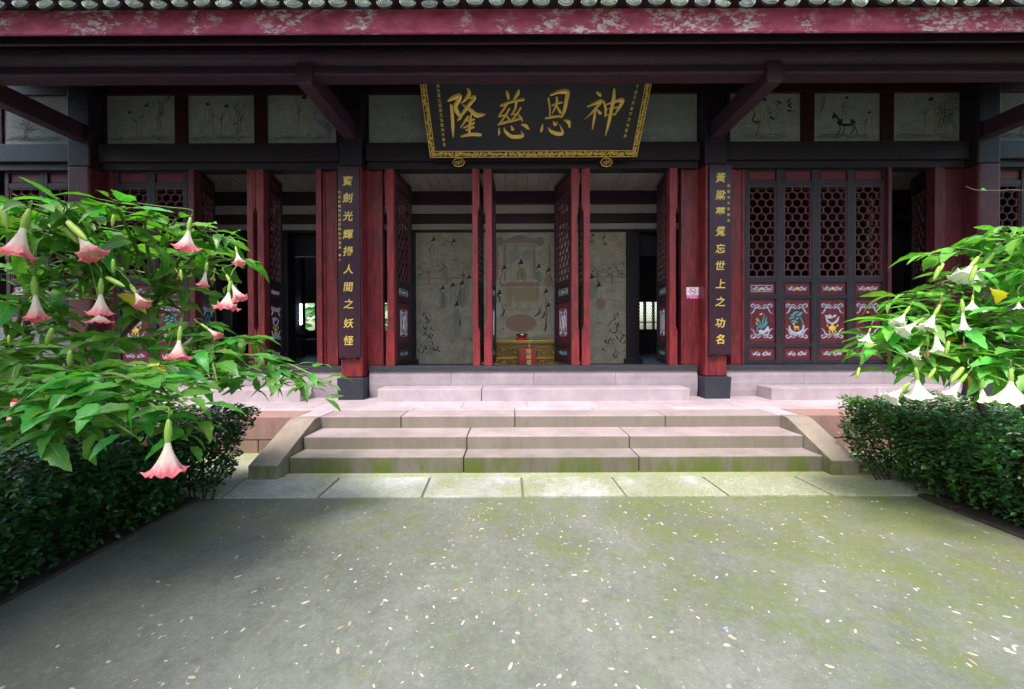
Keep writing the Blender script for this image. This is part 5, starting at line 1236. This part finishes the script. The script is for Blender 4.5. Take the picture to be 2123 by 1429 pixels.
def shrub(name, base, label, kind, tips, hubs, flowers, buds, yellow, seed, lsize):
    rnd = random.Random(seed); o_ = empty(name, base, label, 'flowering shrub')
    inv = Matrix.Translation(-Vector(base))
    wood = MB(); green = MB(); leaves = []
    base = Vector(base)
    for hb in hubs:
        p0 = base+Vector((rnd.uniform(-.12,.12), rnd.uniform(-.12,.12), 0)); mid = p0.lerp(hb, 0.5)+Vector((rnd.uniform(-.08,.08), rnd.uniform(-.1,.1), 0.1))
        pts = spline([tuple(p0), tuple(mid), tuple(hb)], 6); n_ = len(pts); wood.tube(pts, [0.034*(1-0.55*i/(n_-1)) for i in range(n_)], 8)
    for tp in tips:
        tp = Vector(tp); hb = min(hubs, key=lambda h: (Vector(h)-tp).length); hb = Vector(hb); d = tp-hb
        mid = hb.lerp(tp, 0.55)+Vector((0, 0, 0.12*d.length))+Vector([rnd.uniform(-.05,.05) for _ in range(3)])
        pts = spline([tuple(hb), tuple(mid), tuple(tp)], 7); n_ = len(pts); green.tube(pts, [0.017-0.012*i/(n_-1) for i in range(n_)], 6)
        out = (tp-hb); yaw0 = math.atan2(out.y, out.x)
        nl = rnd.randint(11, 15)
        for k in range(nl):
            t = 1 - 0.5*(k/nl)**1.3; q = Vector(pts[min(n_-1, int(t*(n_-1)))])
            yaw = yaw0 + k*2.4 + rnd.uniform(-.5,.5); pit = rnd.uniform(-0.3, 0.28) if rnd.random() < 0.75 else rnd.uniform(0.2,0.9); s = lsize*rnd.uniform(0.55,1.15)*(0.6 if k < 2 else 1)
            pet = 0.06*s/0.2; dirv = Vector((math.cos(yaw), math.sin(yaw), 0.1)); q2 = q+dirv*pet*rnd.uniform(0.8,1.6)
            green.tube([q, q2], [0.003,0.002], 4, caps=False)
            leaves.append((q2, yaw, pit, rnd.uniform(-.45,.45), s, rnd.randrange(5)))
    # fill inside with lower leaves
    for k in range(int(len(tips)*4.5)):
        a = Vector(rnd.choice(tips)); hb = Vector(min(hubs, key=lambda h: (Vector(h)-a).length)); q = hb.lerp(a, rnd.uniform(0.25,0.95))+Vector((rnd.uniform(-.12,.12), rnd.uniform(-.15,.15), rnd.uniform(-.12,.05)))
        leaves.append((q, rnd.uniform(0,6.3), rnd.uniform(-.1,0.9), rnd.uniform(-.9,.9), lsize*rnd.uniform(.5,1.0), rnd.randrange(5)))
    wood.build('trunk', BARK, o_, True); green.build('branches', STEMM, o_, True)
    camp = Vector((0,0,H)); leaves.sort(key=lambda l: -l[4]/(l[0]-camp).length)
    rs = MB(); rv = []
    LM_ = LM if kind == 'pink' else LMR
    shapes = [(m_, [tuple(v.co) for v in m_.vertices], [tuple(p.vertices) for p in m_.polygons]) for m_ in LM_]
    for i, (q, yaw, pit, rl, s, sh) in enumerate(leaves):
        M4 = leaf_matrix(q, yaw, pit, rl, s)
        if i < 290:
            l_ = bpy.data.objects.new('leaf', LM_[sh]); col.objects.link(l_); l_.parent = o_; l_.matrix_parent_inverse = inv; l_.matrix_basis = M4
        else:
            rs.add([M4 @ Vector(v) for v in shapes[sh][1]], shapes[sh][2]); rv += VEIN[LM_[sh].name]
    if rs.v: fo = tag(rs.build('foliage', LEAF if kind == 'pink' else LEAFR, o_, True), kind='stuff'); setvein(fo.data, rv)
    for (q, yaw, pit, s) in yellow:
        l_ = bpy.data.objects.new('leaf', LMY); col.objects.link(l_); l_.parent = o_; l_.matrix_parent_inverse = inv; l_.matrix_basis = leaf_matrix(q, yaw, pit, 0.5, s); l_['label'] = 'yellowed leaf'
    for (px, py, Y, w_px, tilt, var, lratio) in flowers:       # mouth centre, tilt in degrees in the picture plane
        mouth = P(px, py, Y); W_ = w_px*Y/F; L_ = W_*lratio; fl_ = {0:1.32,1:0.98 if kind == 'pink' else 0.7,2:1.6}[var]
        sx = W_/fl_
        o2 = bpy.data.objects.new('blossom', FLM[(kind,var)]); col.objects.link(o2); o2.parent = o_; o2.matrix_parent_inverse = inv
        Rm = Matrix.Rotation(R(tilt), 4, 'Y') @ Matrix.Rotation(R(rnd.uniform(-14,8)), 4, 'X') @ Matrix.Rotation(rnd.uniform(0,6), 4, 'Z')
        top = mouth - (Rm @ Vector((0,0,-0.88*L_)))
        o2.matrix_basis = Matrix.Translation(top) @ Rm @ Matrix.Diagonal((sx, sx, L_, 1))
        o3 = bpy.data.objects.new('calyx', CALM); col.objects.link(o3); o3.parent = o_; o3.matrix_parent_inverse = inv
        o3.matrix_basis = Matrix.Translation(top) @ Rm @ Matrix.Diagonal((L_*0.75, L_*0.75, L_*0.95, 1))
        st0 = top + (Rm @ Vector((0,0,L_*0.2))); hb = min([Vector(t_) for t_ in tips]+[Vector(h_) for h_ in hubs], key=lambda h: (h-st0).length+(0.3 if h.z < st0.z else 0))
        green_ = MB(); mid = st0.lerp(hb, 0.35)+Vector((0,0,0.03)); green_.tube(spline([tuple(st0), tuple(st0+(Rm @ Vector((0,0,0.05)))), tuple(mid), tuple(hb)], 4), 0.0035, 5); green_.build('flower_stalk', STEMM, o_, True)
    for (px, py, Y, w_px, L_px, tilt) in (WILTL if kind == 'pink' else WILTR):
        top = P(px, py, Y); L_ = L_px*Y/F; W_ = w_px*Y/F; o2 = bpy.data.objects.new('wilted_blossom', WILTM); col.objects.link(o2); o2.parent = o_; o2.matrix_parent_inverse = inv
        o2.matrix_basis = Matrix.Translation(top) @ Matrix.Rotation(R(tilt), 4, 'Y') @ Matrix.Diagonal((W_, W_*0.8, L_, 1))
        o3 = bpy.data.objects.new('calyx', CALM); col.objects.link(o3); o3.parent = o_; o3.matrix_parent_inverse = inv
        o3.matrix_basis = Matrix.Translation(top) @ Matrix.Rotation(R(tilt), 4, 'Y') @ Matrix.Diagonal((L_*0.6, L_*0.6, L_*0.8, 1))
    for (px, py, Y, l_px, tilt, yel) in buds:
        c_ = P(px, py, Y); L_ = l_px*Y/F; o2 = bpy.data.objects.new('bud', bud2 if yel else BUDM); col.objects.link(o2); o2.parent = o_; o2.matrix_parent_inverse = inv
        o2.matrix_basis = Matrix.Translation(c_) @ Matrix.Rotation(R(tilt), 4, 'Y') @ Matrix.Diagonal((L_*0.75, L_*0.75, L_*0.9, 1))
    return o_

tipsL = [(-30,420,2.0),(60,430,2.0),(150,440,2.3),(235,415,2.2),(120,415,2.1),(300,440,2.5),(365,455,2.6),(430,470,2.7),(475,490,2.8),(500,540,2.8),(330,520,2.8),(260,500,2.6),(180,520,2.4),(90,480,2.2),(30,520,2.2),
  (430,560,2.9),(380,600,3.0),(240,580,2.8),(130,600,2.6),(40,620,2.3),(300,650,2.9),(200,700,2.6),(90,700,2.4),(150,660,2.6),(270,700,2.5),(350,690,2.7),(420,670,2.8),(480,700,2.8),(530,715,2.8),(420,735,2.5),(330,760,2.2),(240,760,2.1),(140,760,2.2),(40,760,2.2),
  (190,790,1.9),(300,800,1.9),(390,800,2.1),(450,790,2.3),(520,790,2.5),(600,800,2.6),(650,805,2.7),(690,800,2.7),(560,745,2.7),(120,850,1.8),(230,850,1.75),(330,850,1.8),(400,850,1.9),(60,800,1.8),(-40,560,2.1),(-60,700,2.0),(-50,820,1.9),(430,900,2.1),(280,905,1.8),(20,850,1.7),(60,560,2.5),(160,560,2.6),(-10,640,2.5),(110,650,2.7),(250,640,2.9),(20,730,2.3),(60,460,2.4),(0,470,2.1),(80,900,1.9),(160,900,1.9),(-30,900,1.8)]
tipsL = [P(*t_) for t_ in tipsL]
hubsL = [P(60,600,2.7), P(230,560,2.9), P(330,620,3.0), P(20,700,2.5), P(200,790,2.4), P(400,760,2.8), P(-80,650,2.4), P(150,830,2.2)]
flL = [(32,525,1.95,68,4,1,1.35),(192,528,2.2,62,-32,0,1.25),(386,515,2.3,54,2,0,1.15),(76,660,2.2,46,-10,1,1.8),(208,650,2.2,50,4,0,1.35),(208,668,2.3,56,0,2,0.5),(296,632,2.3,36,-42,0,1.6),(422,592,2.4,29,2,1,1.6),
       (497,620,2.4,38,-28,0,1.4),(470,638,2.3,56,0,2,0.95),(496,545,2.5,30,-20,1,1.2),(368,742,2.1,52,-4,0,1.2),(346,978,1.65,86,-3,0,1.15),(100,876,2.2,54,6,1,1.2),(452,697,2.4,26,-55,1,1.6),(408,775,2.4,26,-50,0,1.1)]
budL = [(150,470,2.1,60,-45,1),(235,452,2.1,26,8,1),(140,480,2.2,48,-42,0),(235,545,2.2,30,0,0),(8,440,1.9,50,-10,0),(230,580,2.2,46,-62,0),(145,735,2.0,36,5,0),(105,690,2.0,40,20,0),(375,565,2.3,24,-5,1),(60,455,2.1,26,0,1),(18,700,2.0,20,0,1)]
yelL = [(P(245,610,2.5), 0.3, 0.5, 0.2), (P(130,470,2.3), 2.0, 0.6, 0.12), (P(300,760,2.2),0.4,0.2,0.14)]
shrub('pink_angels_trumpet', (P(30,900,2.9).x, 2.9, 0.05), 'tall leafy shrub with hanging pink and white trumpet flowers at the left', 'pink', tipsL, hubsL, flL, budL, yelL, 21, 0.215)

tipsR = [(2060,490,2.7),(2120,490,2.5),(1985,515,2.8),(1930,530,2.9),(2000,560,2.7),(2090,545,2.5),(2150,560,2.4),(1960,590,2.9),(1890,610,2.9),(2040,620,2.7),(2110,640,2.4),(1860,630,2.9),(1930,640,2.8),(1830,665,2.8),(1900,680,2.6),(1980,690,2.6),(2060,690,2.5),(2150,680,2.4),
  (1820,715,2.7),(1870,740,2.7),(1940,735,2.6),(2010,740,2.5),(2080,740,2.4),(2150,750,2.3),(1860,775,2.7),(1930,775,2.6),(2000,780,2.5),(2070,780,2.5),(2130,770,2.3),(1800,740,2.8),(2190,620,2.3),(2180,800,2.2),(2100,590,2.6),(2020,650,2.8),(2120,700,2.6),(1950,690,2.9),(2050,745,2.8),(2110,800,2.5),(1890,700,2.9),(1790,735,2.8),(2090,470,2.6),(2140,520,2.5)]
tipsR = [P(*t_) for t_ in tipsR]
hubsR = [P(2130,600,2.9), P(2050,690,3.0), P(2140,740,2.8), P(1990,720,3.0), P(2200,660,2.7)]
flR = [(1995,575,2.6,50,46,0,1.2),(2020,585,2.65,46,30,0,1.4),(1862,672,2.6,36,42,0,1.3),(1872,688,2.55,38,55,1,1.2),(1922,680,2.45,40,28,0,1.25),(1998,682,2.4,24,2,1,2.4),(1945,728,2.5,34,8,1,1.5),(1893,738,2.5,34,35,0,1.0),
       (1846,826,2.45,42,48,0,1.1),(1906,822,2.4,56,-6,0,1.0),(1968,820,2.4,34,35,1,1.5),(2040,832,2.4,26,0,1,2.1),(2096,832,2.2,84,2,2,0.75),(2014,645,2.6,46,10,2,0.7),(1795,708,2.6,30,15,0,0.9),(2112,640,2.4,20,0,1,1.2)]
budR = [(1945,560,2.6,34,22,0),(1953,552,2.6,26,30,1),(1780,768,2.6,24,14,1),(1965,715,2.4,32,12,0),(2020,560,2.5,40,20,0),(1990,770,2.4,44,38,0),(2035,785,2.4,34,4,0),(1880,800,2.5,34,40,0),(1935,770,2.4,30,34,0)]
yelR = [(P(2060,600,2.3), 0.4, 0.3, 0.17), (P(2000,775,2.5), 0.0, 1.0, 0.15), (P(1985,700,2.6), 2.0, 0.7, 0.1)]
shrub('white_angels_trumpet', (P(2160,900,2.9).x, 2.9, 0.05), 'leafy shrub with hanging white trumpet flowers at the right edge', 'white', tipsR, hubsR, flR, budR, yelR, 22, 0.225)
# thin twig entering at the right
m = MB(); m.tube(spline([tuple(P(2004,387,2.6)), tuple(P(2022,394,2.6)), tuple(P(2060,396,2.6)), tuple(P(2125,396,2.6)), tuple(P(2240,420,2.7)), tuple(P(2300,520,2.8)), (4.7,2.95,1.1), (4.6,3.05,0.03)],6), 0.004, 5)
tw = empty('slender_sapling', (4.6,3.05,0.0), 'thin bare twig with one green leaf reaching in from the right edge', 'sapling'); m.build('stem', BARK, tw, True)
l_ = bpy.data.objects.new('leaf', LM[0]); col.objects.link(l_); l_.parent = tw; l_.matrix_parent_inverse = Matrix.Translation(-tw.location); l_.matrix_basis = leaf_matrix(P(2034,395,2.6), 0.2, -0.3, 1.0, 0.07)

hl = MB(); 
def hedge_leafshape():
    b = MB(); b.add([(0,0,0),(0.35,-0.28,0.06),(0.75,-0.24,0.05),(1,0,-0.06),(0.75,0.24,0.05),(0.35,0.28,0.06),(0.5,0,0)], [(0,1,6),(1,2,6),(2,3,6),(3,4,6),(4,5,6),(5,0,6)]); return b
HLM = hedge_leafshape().mesh('leaf', HLEAF); HLM_SHADE = hedge_leafshape().mesh('leaf', HLEAF_SHADE)
HV = hedge_leafshape().v; HF = hedge_leafshape().f
def hedge(name, x0, x1, y0, y1, zt, side, label, seed, count):
    """side: +1 when the path lies on the +x side"""
    rnd = random.Random(seed); o_ = empty(name, ((x0+x1)/2, (y0+y1)/2, 0), label, 'hedge')
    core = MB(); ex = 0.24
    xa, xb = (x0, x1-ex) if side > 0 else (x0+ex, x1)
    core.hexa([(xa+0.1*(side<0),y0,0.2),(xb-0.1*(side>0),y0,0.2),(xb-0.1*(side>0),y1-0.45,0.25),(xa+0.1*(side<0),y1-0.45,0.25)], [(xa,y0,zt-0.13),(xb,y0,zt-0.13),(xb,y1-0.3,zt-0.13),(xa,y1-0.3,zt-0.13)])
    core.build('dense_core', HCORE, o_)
    tw = MB(); pts = []
    def edge_at(z, y):          # outer face bulges towards the top
        f = max(0, min(1, (z-0.12)/(zt-0.12))); return (0.26*(1-f)**1.2)
    lumps = [(rnd.choice((rnd.uniform(x0,x1), x1-0.1 if side > 0 else x0+0.1)), rnd.uniform(y0,y1), rnd.uniform(0.1,zt), rnd.uniform(.15,.4), rnd.uniform(-.09,.1)) for _ in range(70)]
    for k in range(count):
        r_ = rnd.random(); z = 0.12+(zt-0.12)*rnd.random()**0.75
        if r_ < 0.42:   # path side
            y = rnd.uniform(y0, y1); z = 0.02+(zt-0.02)*rnd.random()**0.85; dep = rnd.random()**1.6*0.2; e = edge_at(z,y)+dep
            x = (x1-e) if side > 0 else (x0+e); nrm = (side, 0, 0.2)
        elif r_ < 0.8:  # top
            x = rnd.uniform(x0, x1); y = rnd.uniform(y0, y1); z = zt-rnd.random()**1.7*0.14; nrm = (0,0,1)
        else:           # far end towards the steps
            x = rnd.uniform(x0, x1); z = 0.1+(zt-0.1)*rnd.random()**0.8; y = y1-edge_at(z,0)*1.2-rnd.random()*0.2; nrm = (0,1,.2)
        for (lx,ly,lz,lr,ld) in lumps:
            d2 = (x-lx)**2+(y-ly)**2+(z-lz)**2
            if d2 < lr*lr:
                k_ = (1-d2/lr/lr)*ld; x += nrm[0]*k_; y += nrm[1]*k_; z += nrm[2]*k_*0.7
        yaw = math.atan2(nrm[1], nrm[0]+1e-6)+rnd.uniform(-1.6,1.6) if nrm[2] < 0.9 else rnd.uniform(0,6.3)
        s = rnd.uniform(0.026,0.055)
        pts.append((Vector((x,y,z)), yaw, rnd.uniform(-0.7,0.9), rnd.uniform(-.9,.9), s))
    # straggling shoots
    for k in range(90):
        y = rnd.uniform(y0+.4,y1); x = (x1-0.12 if side > 0 else x0+0.12)-side*rnd.uniform(0,.4); z = zt-0.05-rnd.random()*0.3
        p0 = Vector((x,y,z)); d = Vector((side*rnd.uniform(.0,.12), rnd.uniform(-.04,.06), rnd.uniform(.02,.1))); tw.tube([p0, p0+d], [0.002,0.001], 4)
        for j in range(6): pts.append((p0+d*(0.3+0.12*j), rnd.uniform(0,6.3), rnd.uniform(-.3,.4), rnd.uniform(-.5,.5), rnd.uniform(.02,.036)))
    for k in range(150):
        y = rnd.uniform(y0, y1-0.3); xb_ = (x1-0.42 if side > 0 else x0+0.42)-side*rnd.uniform(0,.25); p0 = Vector((xb_, y, 0.0))
        p1 = Vector((xb_+side*rnd.uniform(.0,.34), y+rnd.uniform(-.2,.2), rnd.uniform(.35,zt-.05))); tw.tube(spline([tuple(p0), tuple(p0.lerp(p1,.5)+Vector((-side*.05,0,.06))), tuple(p1)],3), [0.007]*3+[0.004]*4, 5)
    for k in range(50):
        x = rnd.uniform(x0+.1, x1-.1); p0 = Vector((x, y1-0.4, 0)); p1 = Vector((x+rnd.uniform(-.2,.2), y1-rnd.uniform(.05,.2), rnd.uniform(.35,zt-.05))); tw.tube([p0, p0.lerp(p1,.5)+Vector((0,-.05,.05)), p1], [0.008,0.006,0.003], 5)
    tw.build('twigs', TWIG, o_)
    camp = Vector((0,0,H)); vis = [p for p in pts]
    vis.sort(key=lambda l: -l[4]/(l[0]-camp).length * (1 if abs(CX+l[0].x/max(.1,l[0].y)*F-1061) < 1061 else 0.2))
    st = MB()
    for i, (q, yaw, pit, rl, s) in enumerate(vis):
        M4 = leaf_matrix(q, yaw, pit, rl, s)
        if i < 290:
            l_ = bpy.data.objects.new('leaf', HLM_SHADE if side > 0 else HLM); col.objects.link(l_); l_.parent = o_; l_.matrix_parent_inverse = Matrix.Translation(-o_.location); l_.matrix_basis = M4
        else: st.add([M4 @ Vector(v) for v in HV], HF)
    tag(st.build('foliage', HLEAF_SHADE if side > 0 else HLEAF, o_), kind='stuff')
    return o_
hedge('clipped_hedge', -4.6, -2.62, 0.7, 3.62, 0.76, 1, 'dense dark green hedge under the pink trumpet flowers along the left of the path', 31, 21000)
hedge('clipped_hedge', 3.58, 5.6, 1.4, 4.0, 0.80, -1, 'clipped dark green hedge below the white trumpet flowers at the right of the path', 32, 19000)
# planting beds
for (x0, x1, y0, y1) in ((-8, -2.86, -2, 3.25), (3.78, 9, -2, 3.25)):
    m = MB(); m.box(x0, x1, y0, y1, -0.1, 0.012); tag(m.build('planting_bed', SOILM), 'dark soil of the planting bed', None, kind='structure')
for (xa, nm) in ((3.74, 'right'),):
    k = empty('bed_kerb', (xa, 1.5, 0), 'low dark stone kerb along the %s planting bed' % nm, 'kerb'); y = -1.5
    while y < 3.2:
        m = MB(); m.box(xa-0.03, xa+0.06, y+0.004, min(y+0.75,3.26)-0.004, -0.05, 0.02+random.uniform(-.006,.006)); m.build('kerb_stone', stone_k if 'stone_k' in globals() else SOILM, k, bevel=0.01); y += 0.75

# unseen trees added round the courtyard to close off the low sky
TBARK = paint('tree_bark', (0.09,0.075,0.06), (0.05,0.042,0.035), rough=0.95, stretch=(8,8,2))
TLEAF = leafmat('tree_leaf', (0.03,0.075,0.018), (0.045,0.1,0.02), 0.5, 0.2, 0.35)
def sky_blocking_tree(x, y, h, cr, label, seed, nlv=2600):
    rnd = random.Random(seed); o_ = empty('sky_blocking_tree', (x,y,0), label, 'tree', 'unseen trees added to block the sky')
    tr = MB(); tops = []
    tr.tube(spline([(x,y,-0.05),(x+rnd.uniform(-.2,.2),y+rnd.uniform(-.2,.2),h*0.35),(x+rnd.uniform(-.3,.3),y,h*0.8)],5), [0.24-0.018*i for i in range(11)], 10)
    for k in range(9):
        a = k*2.4+rnd.uniform(-.4,.4); z0 = h*rnd.uniform(.22,.55); e = (x+cr*.75*math.cos(a), y+cr*.75*math.sin(a), z0+h*rnd.uniform(.15,.35)); tops.append(Vector(e))
        tr.tube(spline([(x,y,z0),((x+e[0])/2,(y+e[1])/2,z0+h*.08),e],4), [0.1-0.009*i for i in range(9)], 6)
    tr.build('trunk', TBARK, o_, True)
    c = MB(); lumps = tops+[Vector((x+rnd.uniform(-.6,.6)*cr, y+rnd.uniform(-.6,.6)*cr, h*rnd.uniform(.3,.95))) for _ in range(16)]
    for k in range(nlv):
        l = rnd.choice(lumps); d = Vector([rnd.gauss(0,1) for _ in range(3)]).normalized()*cr*0.42*rnd.random()**0.4; q = l+d; s = rnd.uniform(.12,.3)
        M4 = leaf_matrix(q, rnd.uniform(0,6.3), rnd.uniform(-.8,.8), rnd.uniform(-.8,.8), s); c.add([M4 @ Vector(v) for v in HV[:6]], [(0,1,2,3,4,5)])
    tag(c.build('crown', TLEAF, o_), kind='stuff')
for i, (x, y, h, cr) in enumerate(((-9.5,-7,11.5,3.4),(-5,-8,11,3.3),(-0.5,-8.6,12,3.4),(4,-8,11,3.3),(8.5,-7,11.5,3.4),(-10.5,-1.5,8.5,2.8),(-10.8,2.4,6.5,2.3),(11,-1.5,8.5,2.8),(11.4,2.4,6.5,2.3),(-6.2,-1.7,8.0,2.7),(-4.4,-1.9,7.5,2.2),(8.2,-1.8,6.5,2.4))):
    sky_blocking_tree(x, y, h, cr, 'unseen leafy tree added to block light at the %s of the courtyard' % ['far left corner behind','left behind','middle behind','right behind','far right corner behind','left side','left side near the hall','right side','right side near the hall','left bed beside the hedge','left bed just behind the viewpoint','right bed beside the hedge'][i], 70+i)
